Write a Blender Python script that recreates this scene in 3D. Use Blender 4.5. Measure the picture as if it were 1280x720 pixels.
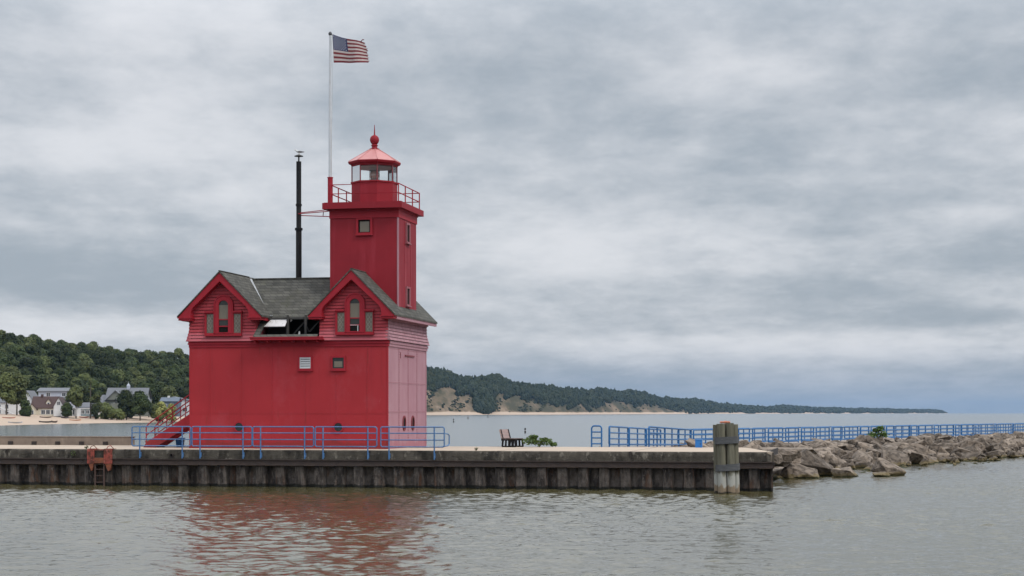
import bpy, bmesh, math, random
import numpy as np
from mathutils import Vector, Matrix, noise as mnoise

# ------------------------------------------------------------------ camera, sky, sun, exposure
C = bpy.context.scene
for o in list(bpy.data.objects): bpy.data.objects.remove(o)
EYE = 3.5                      # eye height above the water
FPX = 2200.0                   # focal length in photo pixels (photo is 1280 wide)
cam = bpy.data.cameras.new('camera'); cam.sensor_width = 36.0
cam.lens = 36.0 * FPX / 1280.0
cam.shift_y = 156.0 / 1280.0   # level camera, view shifted up so uprights stay upright
cam.clip_start = 0.5; cam.clip_end = 60000
co = bpy.data.objects.new('camera', cam); C.collection.objects.link(co)
co.location = (0, 0, EYE); co.rotation_euler = (math.radians(90), 0, 0)
C.camera = co
C.view_settings.view_transform = 'Standard'; C.view_settings.look = 'None'
C.view_settings.exposure = 0.0; C.view_settings.gamma = 1.0
C.view_settings.use_curve_mapping = False
SUN_EL, SUN_AZ = 48.0, 128.0   # azimuth clockwise from +Y: over the viewer's right shoulder
w = bpy.data.worlds.new('World'); C.world = w; w.use_nodes = True
def build_world():
    nt = w.node_tree; N = nt.nodes; L = nt.links; N.clear()
    def nd(t, **k):
        n = N.new(t)
        for a, b in k.items(): setattr(n, a, b)
        return n
    def m(op, a, b=None, c=None):
        n = nd('ShaderNodeMath', operation=op)
        for i, v in enumerate((a, b, c)):
            if v is None: continue
            if isinstance(v, (int, float)): n.inputs[i].default_value = v
            else: L.new(v, n.inputs[i])
        return n.outputs[0]
    def mixc(f, a, b, mode='MIX'):
        n = nd('ShaderNodeMix', data_type='RGBA', blend_type=mode)
        for i, v in ((0, f), (6, a), (7, b)):
            if isinstance(v, (int, float)): n.inputs[i].default_value = v
            elif isinstance(v, tuple): n.inputs[i].default_value = (*v, 1)
            else: L.new(v, n.inputs[i])
        return n.outputs[2]
    def sm(v, a, b):
        n = nd('ShaderNodeMapRange', interpolation_type='SMOOTHSTEP')
        L.new(v, n.inputs[0]); n.inputs[1].default_value = a; n.inputs[2].default_value = b
        return n.outputs[0]
    tc = nd('ShaderNodeTexCoord')
    sep = nd('ShaderNodeSeparateXYZ'); L.new(tc.outputs['Generated'], sep.inputs[0])
    x, y, z = sep.outputs
    zz = m('MAXIMUM', z, 0.0)
    den = m('ADD', zz, 0.20)
    px = m('DIVIDE', x, den); py = m('DIVIDE', y, den)
    def cloud(scale, detail, rough, dist, off, sx=1.0, sy=1.0):
        cx = nd('ShaderNodeCombineXYZ')
        L.new(m('MULTIPLY', px, sx), cx.inputs[0]); L.new(m('MULTIPLY', py, sy), cx.inputs[1]); cx.inputs[2].default_value = off
        n = nd('ShaderNodeTexNoise'); n.inputs['Scale'].default_value = scale
        n.inputs['Detail'].default_value = detail; n.inputs['Roughness'].default_value = rough
        n.inputs['Distortion'].default_value = dist
        L.new(cx.outputs[0], n.inputs['Vector']); return n.outputs['Fac']
    big = cloud(1.5, 3, 0.5, 0.2, 3.7, 1.0, .75)
    mid = cloud(4.4, 7, 0.58, 0.15, 11.3, 1.0, .85)
    fine = cloud(13.0, 8, 0.62, 0.15, 5.1, 1.0, .8)
    mixv = m('ADD', m('MULTIPLY', big, 0.42), m('MULTIPLY', mid, 0.26))
    mixv = m('ADD', mixv, m('MULTIPLY', fine, 0.18)); mixv = m('ADD', mixv, 0.055)
    # broad thick and thin places of the overcast, as directions in the sky
    def blob(dx, dz, wx, wz, amp):
        a = m('DIVIDE', m('SUBTRACT', m('DIVIDE', x, m('MAXIMUM', y, 0.05)), dx), wx)
        b = m('DIVIDE', m('SUBTRACT', m('DIVIDE', z, m('MAXIMUM', y, 0.05)), dz), wz)
        r = m('ADD', m('MULTIPLY', a, a), m('MULTIPLY', b, b))
        return m('MULTIPLY', m('DIVIDE', 1.0, m('ADD', 1.0, m('MULTIPLY', r, r))), amp)
    for bl in BLOBS: mixv = m('ADD', mixv, blob(*bl))
    t = sm(mixv, 0.34, 0.64)
    col = mixc(t, (0.375, 0.428, 0.488), (0.755, 0.772, 0.810))
    hz = sm(zz, 0.045, 0.0)
    col = mixc(m('MULTIPLY', hz, 0.72), col, (0.255, 0.345, 0.475))
    up = m('ADD', 1.0, m('MULTIPLY', sm(zz, 0.19, 0.42), ZENITH))
    col = mixc(1.0, col, up, 'MULTIPLY')
    sc = mixc(1.0, col, (10.0, 10.0, 10.0), 'MULTIPLY')
    sky = nd('ShaderNodeTexSky', sky_type='NISHITA', sun_disc=False)
    sky.sun_elevation = math.radians(SUN_EL); sky.sun_rotation = math.radians(SUN_AZ)
    sky.air_density = 1.0; sky.dust_density = 2.0
    fin = mixc(0.93, sky.outputs[0], sc)
    bg = nd('ShaderNodeBackground'); bg.inputs[1].default_value = 0.1
    L.new(fin, bg.inputs[0])
    out = nd('ShaderNodeOutputWorld'); L.new(bg.outputs[0], out.inputs[0])
ZENITH = 1.6
BLOBS = [(.018,.172,.085,.030,-.125), (-.10,.165,.05,.02,-.04), (-.245,.078,.13,.018,-.085), (-.26,.150,.07,.013,.09), (-.20,.215,.10,.014,.04), (.11,.190,.07,.022,.075),
         (.27,.112,.05,.007,.07), (.045,.094,.08,.018,.065), (.16,.038,.16,.007,.09), (.23,.056,.08,.007,-.075), (-.25,.047,.11,.009,.10), (-.06,.10,.05,.03,-.03), (.24,.20,.06,.02,-.04), (.13,.13,.12,.015,-.025), (-.11,.125,.06,.008,.05)]
build_world()
sl = bpy.data.lights.new('sun', 'SUN'); sl.energy = 1.45; sl.angle = math.radians(14); sl.color = (1.0, 0.95, 0.88)
so = bpy.data.objects.new('sun', sl); C.collection.objects.link(so)
_e, _a = math.radians(SUN_EL), math.radians(SUN_AZ)
so.rotation_euler = (-Vector((math.sin(_a)*math.cos(_e), math.cos(_a)*math.cos(_e), math.sin(_e)))).to_track_quat('-Z', 'Y').to_euler()

# ------------------------------------------------------------------ frames
TH = math.radians(11.5); ct, st_ = math.cos(TH), math.sin(TH)
OX, OY = -10.54, 82.8                      # a point of the pier's front edge
def P(lx, ly, z=0.0):                      # pier frame -> world
    return Vector((OX + lx*ct + ly*st_, OY - lx*st_ + ly*ct, z))
def LX(px, ly):                            # pier-frame x of a sight line's crossing with a plane
    k = (px - 640)/FPX
    return (k*(OY + ct*ly) - OX - st_*ly)/(ct + k*st_)
def W(px, py, D):                          # world point at distance D
    return Vector(((px - 640)/FPX*D, D, EYE + (516 - py)/FPX*D))
R = random.Random(7)

# ------------------------------------------------------------------ mesh builder
class MB:
    def __init__(s): s.v = []; s.f = []; s.m = []; s.cur = 0
    def face(s, *pts):
        n = len(s.v); s.v += [tuple(p) for p in pts]; s.f.append(tuple(range(n, n+len(pts)))); s.m.append(s.cur)
    def raw(s, vs, fs):
        n = len(s.v); s.v += [tuple(p) for p in vs]
        for f in fs: s.f.append(tuple(i+n for i in f)); s.m.append(s.cur)
    def box(s, x0, x1, y0, y1, z0, z1):
        s.raw([(x0,y0,z0),(x1,y0,z0),(x1,y1,z0),(x0,y1,z0),(x0,y0,z1),(x1,y0,z1),(x1,y1,z1),(x0,y1,z1)],
              [(0,3,2,1),(4,5,6,7),(0,1,5,4),(1,2,6,5),(2,3,7,6),(3,0,4,7)])
    def bar(s, p, q, a, b=None, up=(0,0,1)):
        b = a if b is None else b
        p, q = Vector(p), Vector(q); d = (q-p).normalized(); up = Vector(up)
        if abs(d.dot(up)) > .98: up = Vector((1,0,0))
        u = d.cross(up).normalized(); v = u.cross(d)
        o = [(-a/2,-b/2),(a/2,-b/2),(a/2,b/2),(-a/2,b/2)]
        s.raw([p+u*i+v*j for i,j in o]+[q+u*i+v*j for i,j in o],
              [(0,1,2,3),(7,6,5,4),(0,4,5,1),(1,5,6,2),(2,6,7,3),(3,7,4,0)])
    def tube(s, pts, r, n=8, closed=False):
        pts = [Vector(p) for p in pts]; rs = r if isinstance(r, (list, tuple)) else [r]*len(pts)
        rings = []; u0 = None; m = len(pts)
        for i, p in enumerate(pts):
            if closed: d = pts[(i+1) % m]-pts[i-1]
            else: d = pts[min(i+1, m-1)]-pts[max(i-1, 0)]
            d.normalize()
            if u0 is None:
                a = Vector((0,0,1)) if abs(d.z) < .9 else Vector((1,0,0)); u = d.cross(a).normalized()
            else: u = (u0-d*u0.dot(d)).normalized()
            v = d.cross(u); u0 = u
            rings.append([p+(u*math.cos(t)+v*math.sin(t))*rs[i] for t in [2*math.pi*k/n for k in range(n)]])
        b = len(s.v); vs = [q for r_ in rings for q in r_]; fs = []
        for i in range(m if closed else m-1):
            j = (i+1) % m
            for k in range(n): fs.append((i*n+k, i*n+(k+1)%n, j*n+(k+1)%n, j*n+k))
        if not closed: fs += [tuple(reversed(range(n))), tuple((m-1)*n+k for k in range(n))]
        s.raw(vs, fs)
    def lathe(s, prof, c, n=24, a0=0.0, axis='z'):
        cx, cy = c; vs = []; fs = []
        for r_, z in prof:
            for k in range(n):
                t = a0+2*math.pi*k/n; vs.append((cx+r_*math.cos(t), cy+r_*math.sin(t), z))
        for i in range(len(prof)-1):
            for k in range(n): fs.append((i*n+k, i*n+(k+1)%n, (i+1)*n+(k+1)%n, (i+1)*n+k))
        fs += [tuple(reversed(range(n))), tuple((len(prof)-1)*n+k for k in range(n))]
        s.raw(vs, fs)
    def prism(s, poly, y0, y1, plane='xz'):
        f = (lambda p, t: (p[0], t, p[1])) if plane == 'xz' else ((lambda p, t: (t, p[0], p[1])) if plane == 'yz' else (lambda p, t: (p[0], p[1], t)))
        n = len(poly)
        s.raw([f(p, y0) for p in poly]+[f(p, y1) for p in poly],
              [tuple(range(n)), tuple(reversed(range(n, 2*n)))]+[(i, n+i, n+(i+1)%n, (i+1)%n) for i in range(n)])
    def ring(s, inner, outer, y0, y1, plane='xz'):     # solid frame between two outlines of equal length
        f = (lambda p, t: (p[0], t, p[1])) if plane == 'xz' else (lambda p, t: (t, p[0], p[1]))
        n = len(inner)
        vs = [f(p,y0) for p in inner]+[f(p,y0) for p in outer]+[f(p,y1) for p in inner]+[f(p,y1) for p in outer]
        fs = []
        for i in range(n):
            j = (i+1)%n
            fs += [(i,j,n+j,n+i),(2*n+i,3*n+i,3*n+j,2*n+j),(i,2*n+i,2*n+j,j),(n+i,n+j,3*n+j,3*n+i)]
        s.raw(vs, fs)
    def build(s, name, mat, parent=None, off=(0,0,0), smooth=None, fix=True):
        me = bpy.data.meshes.new(name)
        me.from_pydata([(x-off[0], y-off[1], z-off[2]) for x, y, z in s.v], [], s.f)
        mats = mat if isinstance(mat, (list, tuple)) else [mat]
        for mm in mats: me.materials.append(mm)
        if len(mats) > 1: me.polygons.foreach_set('material_index', s.m)
        if fix:
            bm = bmesh.new(); bm.from_mesh(me); bmesh.ops.recalc_face_normals(bm, faces=bm.faces); bm.to_mesh(me); bm.free()
        if smooth:
            me.shade_smooth(); me.set_sharp_from_angle(angle=math.radians(smooth))
        o = bpy.data.objects.new(name, me); C.collection.objects.link(o)
        if parent: o.parent = parent
        return o
def tag(o, label=None, cat=None, group=None, kind=None):
    if label: o['label'] = label
    if cat: o['category'] = cat
    if group: o['group'] = group
    if kind: o['kind'] = kind
    return o
def thing(name, label, cat, loc, rz=0.0, group=None):
    o = bpy.data.objects.new(name, None); C.collection.objects.link(o); o.empty_display_size = .2
    o.location = loc; o.rotation_euler = (0, 0, rz); return tag(o, label, cat, group)
def dup(o, loc=None, rz=None, label=None, parent=None):
    c = o.copy(); C.collection.objects.link(c)
    if parent: c.parent = parent
    if loc is not None: c.location = loc
    if rz is not None: c.rotation_euler = (0, 0, rz)
    if label: c['label'] = label
    for ch in list(o.children): dup(ch, parent=c)
    return c
class PT:                                   # a thing whose shapes are written in pier coordinates
    def __init__(s, name, label, cat, lx, ly, z, group=None):
        s.o = (lx, ly, z); s.t = thing(name, label, cat, P(lx, ly, z), -TH, group)
    def part(s, name, mb, mat, parent=None, smooth=None, fix=True):
        return mb.build(name, mat, parent or s.t, s.o, smooth, fix)

# ------------------------------------------------------------------ materials
def newmat(name):
    m = bpy.data.materials.new(name); m.use_nodes = True
    nt = m.node_tree; b = nt.nodes['Principled BSDF']; return m, nt, b
def mat(name, col, rough=.6, col2=None, scale=3.0, var=1.0, bump=0.0, bscale=20.0, metal=0.0, stretch=(1,1,1), spec=.5, rand=0.0, coord='Object'):
    m, nt, b = newmat(name); N, L = nt.nodes, nt.links
    b.inputs['Roughness'].default_value = rough; b.inputs['Metallic'].default_value = metal
    b.inputs['Specular IOR Level'].default_value = spec
    col2 = col2 or tuple(c*.78 for c in col)
    tc = N.new('ShaderNodeTexCoord'); mp = N.new('ShaderNodeMapping'); mp.inputs['Scale'].default_value = stretch
    L.new(tc.outputs[coord], mp.inputs[0])
    n = N.new('ShaderNodeTexNoise'); n.inputs['Scale'].default_value = scale; n.inputs['Detail'].default_value = 7; n.inputs['Roughness'].default_value = .62
    L.new(mp.outputs[0], n.inputs['Vector'])
    r = N.new('ShaderNodeMapRange'); r.inputs[1].default_value = .32; r.inputs[2].default_value = .68; L.new(n.outputs[0], r.inputs[0])
    mx = N.new('ShaderNodeMix'); mx.data_type = 'RGBA'; mx.inputs[6].default_value = (*col, 1); mx.inputs[7].default_value = (*col2, 1)
    L.new(r.outputs[0], mx.inputs[0]); out = mx.outputs[2]
    if rand:
        oi = N.new('ShaderNodeObjectInfo'); h = N.new('ShaderNodeHueSaturation')
        mr = N.new('ShaderNodeMapRange'); mr.inputs[3].default_value = 1-rand; mr.inputs[4].default_value = 1+rand; L.new(oi.outputs['Random'], mr.inputs[0])
        L.new(mr.outputs[0], h.inputs['Value']); L.new(out, h.inputs['Color']); out = h.outputs[0]
    L.new(out, b.inputs['Base Color'])
    if bump:
        n2 = N.new('ShaderNodeTexNoise'); n2.inputs['Scale'].default_value = bscale; n2.inputs['Detail'].default_value = 6
        L.new(mp.outputs[0], n2.inputs['Vector'])
        bp = N.new('ShaderNodeBump'); bp.inputs['Strength'].default_value = bump; bp.inputs['Distance'].default_value = .05
        L.new(n2.outputs[0], bp.inputs['Height']); L.new(bp.outputs[0], b.inputs['Normal'])
    return m
def layer(m, col, scale, lo, hi, stretch=(1,1,1), amount=1.0, zlo=None, zhi=None, seed=0.0):
    """a second weathering layer over the base colour: noise patches, optionally only at some height"""
    nt = m.node_tree; N, L = nt.nodes, nt.links; b = N['Principled BSDF']
    src = b.inputs['Base Color'].links[0].from_socket
    tc = N.new('ShaderNodeTexCoord'); mp = N.new('ShaderNodeMapping'); mp.inputs['Scale'].default_value = stretch; mp.inputs['Location'].default_value = (seed, seed*.7, seed*1.3)
    L.new(tc.outputs['Object'], mp.inputs[0])
    n = N.new('ShaderNodeTexNoise'); n.inputs['Scale'].default_value = scale; n.inputs['Detail'].default_value = 8; n.inputs['Roughness'].default_value = .65
    L.new(mp.outputs[0], n.inputs['Vector'])
    r = N.new('ShaderNodeMapRange'); r.inputs[1].default_value = lo; r.inputs[2].default_value = hi; r.inputs[4].default_value = amount
    val = n.outputs[0]
    if zlo is not None:
        g = N.new('ShaderNodeNewGeometry'); sp = N.new('ShaderNodeSeparateXYZ'); L.new(g.outputs['Position'], sp.inputs[0])
        zr = N.new('ShaderNodeMapRange'); zr.inputs[1].default_value = zlo; zr.inputs[2].default_value = zhi; zr.inputs[3].default_value = .45; zr.inputs[4].default_value = -.45
        L.new(sp.outputs[2], zr.inputs[0])
        ad = N.new('ShaderNodeMath'); ad.operation = 'ADD'; L.new(val, ad.inputs[0]); L.new(zr.outputs[0], ad.inputs[1]); val = ad.outputs[0]
    L.new(val, r.inputs[0])
    mx = N.new('ShaderNodeMix'); mx.data_type = 'RGBA'; mx.inputs[7].default_value = (*col, 1)
    L.new(r.outputs[0], mx.inputs[0]); L.new(src, mx.inputs[6]); L.new(mx.outputs[2], b.inputs['Base Color'])
    return m
def brick(m, rows, wid, dark, col_amt=.5, bump=.3, usex='xy'):
    """rows of shingles that follow the height of the object, drawn over the base colour"""
    nt = m.node_tree; N, L = nt.nodes, nt.links; b = N['Principled BSDF']
    src = b.inputs['Base Color'].links[0].from_socket
    tc = N.new('ShaderNodeTexCoord'); sp = N.new('ShaderNodeSeparateXYZ'); L.new(tc.outputs['Object'], sp.inputs[0])
    ad = N.new('ShaderNodeMath'); ad.operation = 'ADD'; L.new(sp.outputs[0], ad.inputs[0]); L.new(sp.outputs[1], ad.inputs[1])
    cb = N.new('ShaderNodeCombineXYZ'); L.new(ad.outputs[0], cb.inputs[0]); L.new(sp.outputs[2], cb.inputs[1])
    br = N.new('ShaderNodeTexBrick'); L.new(cb.outputs[0], br.inputs['Vector']); br.inputs['Scale'].default_value = 1.0
    br.inputs['Brick Width'].default_value = wid; br.inputs['Row Height'].default_value = rows
    br.inputs['Mortar Size'].default_value = rows*.09; br.inputs['Mortar Smooth'].default_value = .3
    br.inputs['Color1'].default_value = (1,1,1,1); br.inputs['Color2'].default_value = (1-col_amt,)*3+(1,); br.inputs['Mortar'].default_value = (dark,)*3+(1,)
    mx = N.new('ShaderNodeMix'); mx.data_type = 'RGBA'; mx.blend_type = 'MULTIPLY'; mx.inputs[0].default_value = 1
    L.new(src, mx.inputs[6]); L.new(br.outputs['Color'], mx.inputs[7]); L.new(mx.outputs[2], b.inputs['Base Color'])
    bp = N.new('ShaderNodeBump'); bp.inputs['Strength'].default_value = bump; bp.inputs['Distance'].default_value = .03; bp.invert = True
    L.new(br.outputs['Fac'], bp.inputs['Height']); L.new(bp.outputs[0], b.inputs['Normal'])
    return m
M = {}
M['red'] = mat('red_wall_paint', (.350,.026,.033), .66, (.305,.022,.028), .5, bump=.10, bscale=1.5, spec=.2)
layer(M['red'], (.345,.026,.037), 1.1, .5, .72, (1,1,.14), .75)
layer(M['red'], (.225,.020,.026), 3.2, .57, .72, (1,1,.06), .6, seed=4)
layer(M['red'], (.36,.055,.068), .7, .56, .70, (1,1,.8), .4, seed=14)
layer(M['red'], (.20,.030,.028), 1.6, .50, .66, (1,1,.5), .7, zlo=1.75, zhi=2.6, seed=17)
layer(M['red'], (.14,.030,.022), 4.5, .62, .72, (1,1,.08), .75, seed=21)
layer(M['red'], (.41,.11,.12), 7.0, .66, .74, (1,1,.5), .5, seed=25)
M['redtower'] = mat('red_tower_paint', (.255,.015,.024), .64, (.215,.013,.021), .7, bump=.1, bscale=2, spec=.2)
layer(M['redtower'], (.33,.035,.052), 2.0, .54, .75, (1,1,.10), .6, seed=2)
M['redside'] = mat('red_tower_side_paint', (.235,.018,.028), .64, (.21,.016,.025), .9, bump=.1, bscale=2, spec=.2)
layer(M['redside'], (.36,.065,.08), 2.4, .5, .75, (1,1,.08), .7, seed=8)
M['trim'] = mat('red_trim_paint', (.315,.016,.028), .6, (.27,.014,.024), 2.0, bump=.05, spec=.22)
M['siding'] = mat('red_shingle_paint', (.44,.062,.077), .7, (.37,.048,.060), 2.0, stretch=(1,1,6), spec=.2)
brick(M['siding'], .155, 4.0, .48, .10, .2)
layer(M['siding'], (.42,.12,.14), 1.6, .50, .75, (1,1,2.0), .7, zlo=7.1, zhi=8.1, seed=3)
M['pink'] = mat('pale_pink_paint', (.36,.195,.225), .66, (.32,.155,.185), .8, bump=.1, bscale=2, spec=.3)  # paler and pinker than the red of the front wall
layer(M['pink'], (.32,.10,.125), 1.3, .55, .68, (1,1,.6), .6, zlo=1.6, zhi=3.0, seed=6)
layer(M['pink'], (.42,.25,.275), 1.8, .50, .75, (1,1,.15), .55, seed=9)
M['pinkshingle'] = mat('pale_pink_shingle_paint', (.42,.23,.26), .7, (.36,.16,.19), 3.0)  # paler and pinker than the gable shingles
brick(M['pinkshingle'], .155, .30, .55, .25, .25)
M['pinkroof'] = mat('pale_pink_lantern_roof_paint', (.50,.215,.20), .5, (.44,.165,.16), 2.5, spec=.5)  # paler and pinker than the tower red
M['roof'] = mat('weathered_roof_shingle', (.125,.120,.103), .9, (.078,.076,.067), 1.5, spec=.25)
layer(M['roof'], (.085,.086,.052), 2.2, .54, .74, (1,1,1), .6, seed=5)
brick(M['roof'], .155, .34, .40, .40, .5)
M['lead'] = mat('lead_flashing', (.36,.37,.38), .5, (.28,.29,.30), 5)
M['dark'] = mat('dark_interior_shade', (.008,.0075,.007), .9, (.014,.013,.012), 3, spec=.1)  # near-black colour stands in for shade inside openings, gaps and behind panes
M['beam'] = mat('old_grey_timber', (.055,.052,.048), .8, (.035,.033,.03), 5)
M['sheet'] = mat('weathered_white_board', (.62,.60,.60), .7, (.50,.48,.47), 4, bump=.1)
layer(M['sheet'], (.30,.27,.23), 5, .56, .66, (1,1,.3), .8)
M['glassdark'] = mat('window_glass', (.026,.032,.032), .10, (.04,.04,.036), 1.0, spec=.35)
M['blind'] = mat('drawn_window_blind', (.165,.142,.108), .5, (.14,.12,.09), 2)
M['lattice'] = mat('lattice_glass', (.155,.125,.095), .35, (.115,.092,.07), 3)
M['came'] = mat('lattice_lead', (.30,.28,.25), .5)
M['louvre'] = mat('white_louvre_paint', (.50,.52,.53), .5, (.42,.43,.44), 5)
M['fadedframe'] = mat('faded_frame_paint', (.30,.105,.12), .65, (.24,.07,.085), 4)
M['rivet'] = mat('rivet_rust_red', (.185,.024,.032), .6, (.15,.02,.025), 8)
M['white'] = mat('white_ceiling_paint', (.82,.80,.74), .6)
M['black'] = mat('black_pipe_paint', (.006,.0065,.008), .6, (.011,.0105,.011), 4, spec=.2)
M['polewhite'] = mat('white_pole_paint', (.56,.57,.59), .4, (.48,.49,.51), 3)
M['ball'] = mat('dark_truck_metal', (.05,.05,.055), .4)
M['bluerail'] = mat('faded_blue_rail_paint', (.062,.160,.335), .5, (.05,.13,.28), 4, spec=.4)
layer(M['bluerail'], (.24,.34,.46), 6, .52, .72, (1,1,1), .5)
M['bluedeep'] = mat('strong_blue_rail_paint', (.015,.115,.300), .5, (.013,.095,.25), 4, spec=.4)
layer(M['bluedeep'], (.07,.22,.38), 5, .56, .75, (1,1,1), .5)
M['deck'] = mat('pale_pier_concrete', (.46,.375,.295), .9, (.395,.32,.25), .8, bump=.15, bscale=8, spec=.2)
layer(M['deck'], (.34,.29,.24), 1.5, .58, .72, (.3,1,1), .6)
M['cap'] = mat('weathered_cap_concrete', (.098,.086,.070), .9, (.050,.044,.036), 2.2, bump=.7, bscale=12, spec=.2)
layer(M['cap'], (.022,.019,.016), 1.6, .47, .62, (1,1,.45), .9, seed=2)
layer(M['cap'], (.20,.18,.15), 4.0, .57, .66, (1,1,.6), .7, seed=7)
M['waler'] = mat('rusted_steel_waler', (.034,.024,.021), .8, (.055,.036,.029), 3, bump=.3, bscale=15)
M['pile'] = mat('rusted_sheet_piling', (.150,.128,.112), .85, (.062,.050,.043), 3.5, bump=.9, bscale=16, stretch=(1,1,.8), spec=.3)
layer(M['pile'], (.014,.011,.010), 2.5, .46, .60, (1,1,.3), .85, seed=3)
layer(M['pile'], (.10,.045,.022), 3, .54, .66, (1,1,.25), .7, seed=23)
layer(M['pile'], (.17,.15,.135), 9, .56, .66, (1,1,.5), .6, seed=13)
layer(M['pile'], (.012,.013,.010), 2.0, .45, .58, (1,1,1), .9, zlo=-.02, zhi=.30, seed=8)
M['parapet'] = mat('brown_stained_parapet', (.235,.185,.145), .9, (.16,.125,.10), 1.5, bump=.2, bscale=8)
layer(M['parapet'], (.33,.27,.215), 2.5, .55, .7, (1,1,.4), .6)
M['notch'] = mat('dark_notch_steel', (.03,.022,.02), .8)
M['orange'] = mat('peeling_orange_paint', (.32,.075,.055), .7, (.22,.05,.037), 4, bump=.3, bscale=20, spec=.2)
layer(M['orange'], (.06,.030,.022), 4, .47, .60, (1,1,1), .9)
layer(M['orange'], (.42,.17,.13), 4, .57, .68, (1,1,1), .6, seed=5)
M['rusty'] = mat('orange_rust_steel', (.26,.075,.03), .8, (.11,.038,.022), 7, bump=.4)
M['rung'] = mat('brown_rung_steel', (.055,.036,.030), .8, (.09,.05,.04), 6)
M['timber'] = mat('weathered_pile_timber', (.170,.160,.118), .85, (.085,.080,.058), 3, bump=.6, bscale=10, stretch=(2,2,.25), spec=.25)
layer(M['timber'], (.36,.36,.33), 4, .47, .62, (1,1,.35), .85, zlo=.25, zhi=1.6, seed=4)
layer(M['timber'], (.16,.09,.03), 6, .50, .60, (1,1,.5), .7, zlo=.0, zhi=.75, seed=1)
layer(M['timber'], (.014,.014,.010), 4, .45, .55, (1,1,1), .9, zlo=-.10, zhi=.22, seed=6)
M['band'] = mat('grey_timber_band', (.080,.083,.088), .8, (.05,.052,.055), 4, bump=.5, bscale=12, stretch=(1,1,4))
layer(M['band'], (.17,.17,.17), 5, .58, .7, (.5,.5,3), .7)
M['coil'] = mat('rusty_orange_strap', (.52,.20,.12), .7, (.42,.13,.07), 8)
M['benchslat'] = mat('sunlit_pink_bench_slat', (.36,.255,.235), .7, (.28,.195,.18), 6, stretch=(1,1,6))  # pinkish slats, with sunlight on the backrest front put into the colour
M['benchblack'] = mat('black_bench_plastic', (.007,.007,.009), .6, (.012,.011,.012), 5, spec=.2)
M['benchseat'] = mat('brown_bench_slat', (.085,.052,.042), .6, (.06,.04,.032), 5)
M['bluebox'] = mat('bright_blue_box_paint', (.012,.155,.46), .4, (.012,.13,.40), 3)
M['gull'] = mat('white_gull_feather', (.62,.62,.60), .7); M['gullgrey'] = mat('grey_gull_feather', (.28,.29,.31), .7); M['beak'] = mat('yellow_beak', (.45,.28,.04), .5)
M['fred'] = mat('flag_red_cloth', (.17,.018,.026), .8, (.13,.016,.022), 3); M['fwhite'] = mat('flag_white_cloth', (.50,.42,.40), .8, (.42,.35,.33), 3)
M['fblue'] = mat('flag_blue_cloth', (.022,.028,.085), .8, (.03,.036,.10), 3); M['fstar'] = mat('flag_star_cloth', (.72,.73,.78), .8)
M['rope'] = mat('pale_halyard_rope', (.5,.5,.48), .8)
M['bark'] = mat('grey_brown_bark', (.095,.078,.060), .9, (.06,.05,.04), 2, stretch=(3,3,.5))
def leafmat(name, c1, c2, c3, scale, rand):
    m = mat(name, c1, .75, c2, scale, spec=.2, rand=rand)
    layer(m, c3, scale*2.2, .52, .72, (1,1,1), .7, seed=3)
    b = m.node_tree.nodes['Principled BSDF']; b.inputs['Subsurface Weight'].default_value = 0
    return m
M['leafdark'] = leafmat('dark_green_leaves', (.038,.052,.016), (.020,.031,.012), (.072,.080,.020), .12, .55)
M['leafmid'] = leafmat('mid_green_leaves', (.105,.120,.040), (.058,.076,.026), (.165,.165,.060), .5, .3)
M['leafpale'] = leafmat('pale_willow_leaves', (.30,.29,.09), (.20,.21,.065), (.38,.36,.12), .5, .1)
M['leafplant'] = leafmat('bright_weed_leaves', (.100,.150,.035), (.05,.095,.025), (.14,.17,.05), 4, .1)
M['leaffar'] = leafmat('far_forest_leaves', (.026,.036,.013), (.010,.017,.007), (.060,.060,.020), .025, .0)
# rock
M['rock'] = mat('breakwater_stone', (.240,.192,.150), .9, (.088,.070,.055), 1.6, bump=1.0, bscale=6, rand=.42, spec=.2)
layer(M['rock'], (.36,.305,.26), 2.4, .54, .70, (1,1,1), .6, seed=4)
layer(M['rock'], (.034,.026,.020), 3.5, .50, .60, (1,1,1), .75, seed=9)
layer(M['rock'], (.15,.115,.05), 2.5, .47, .60, (1,1,1), .7, zlo=-.05, zhi=.50, seed=2)
layer(M['rock'], (.030,.032,.014), 2.0, .45, .58, (1,1,1), .95, zlo=-.06, zhi=.22, seed=7)
M['rubble'] = mat('rubble_core', (.045,.038,.032), .95, (.02,.018,.016), 1.5, bump=1, bscale=4)
M['walk'] = mat('walkway_concrete', (.36,.30,.25), .9, (.28,.235,.20), 1.2)
# lantern glass
m_, nt_, b_ = newmat('lantern_glass'); N_, L_ = nt_.nodes, nt_.links
tr_ = N_.new('ShaderNodeBsdfTransparent'); tr_.inputs[0].default_value = (.95,.98,.98,1); gl_ = N_.new('ShaderNodeBsdfGlossy'); gl_.inputs['Roughness'].default_value = .03
fr_ = N_.new('ShaderNodeFresnel'); fr_.inputs[0].default_value = 1.5; mx_ = N_.new('ShaderNodeMixShader')
L_.new(fr_.outputs[0], mx_.inputs[0]); L_.new(tr_.outputs[0], mx_.inputs[1]); L_.new(gl_.outputs[0], mx_.inputs[2]); L_.new(mx_.outputs[0], N_['Material Output'].inputs[0]); M['glass'] = m_
M['lens'] = mat('amber_lens_glass', (.42,.13,.09), .2, (.60,.50,.44), 9, stretch=(1,1,4)); M['brass'] = mat('lens_metal', (.16,.15,.14), .4, metal=.6)
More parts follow.
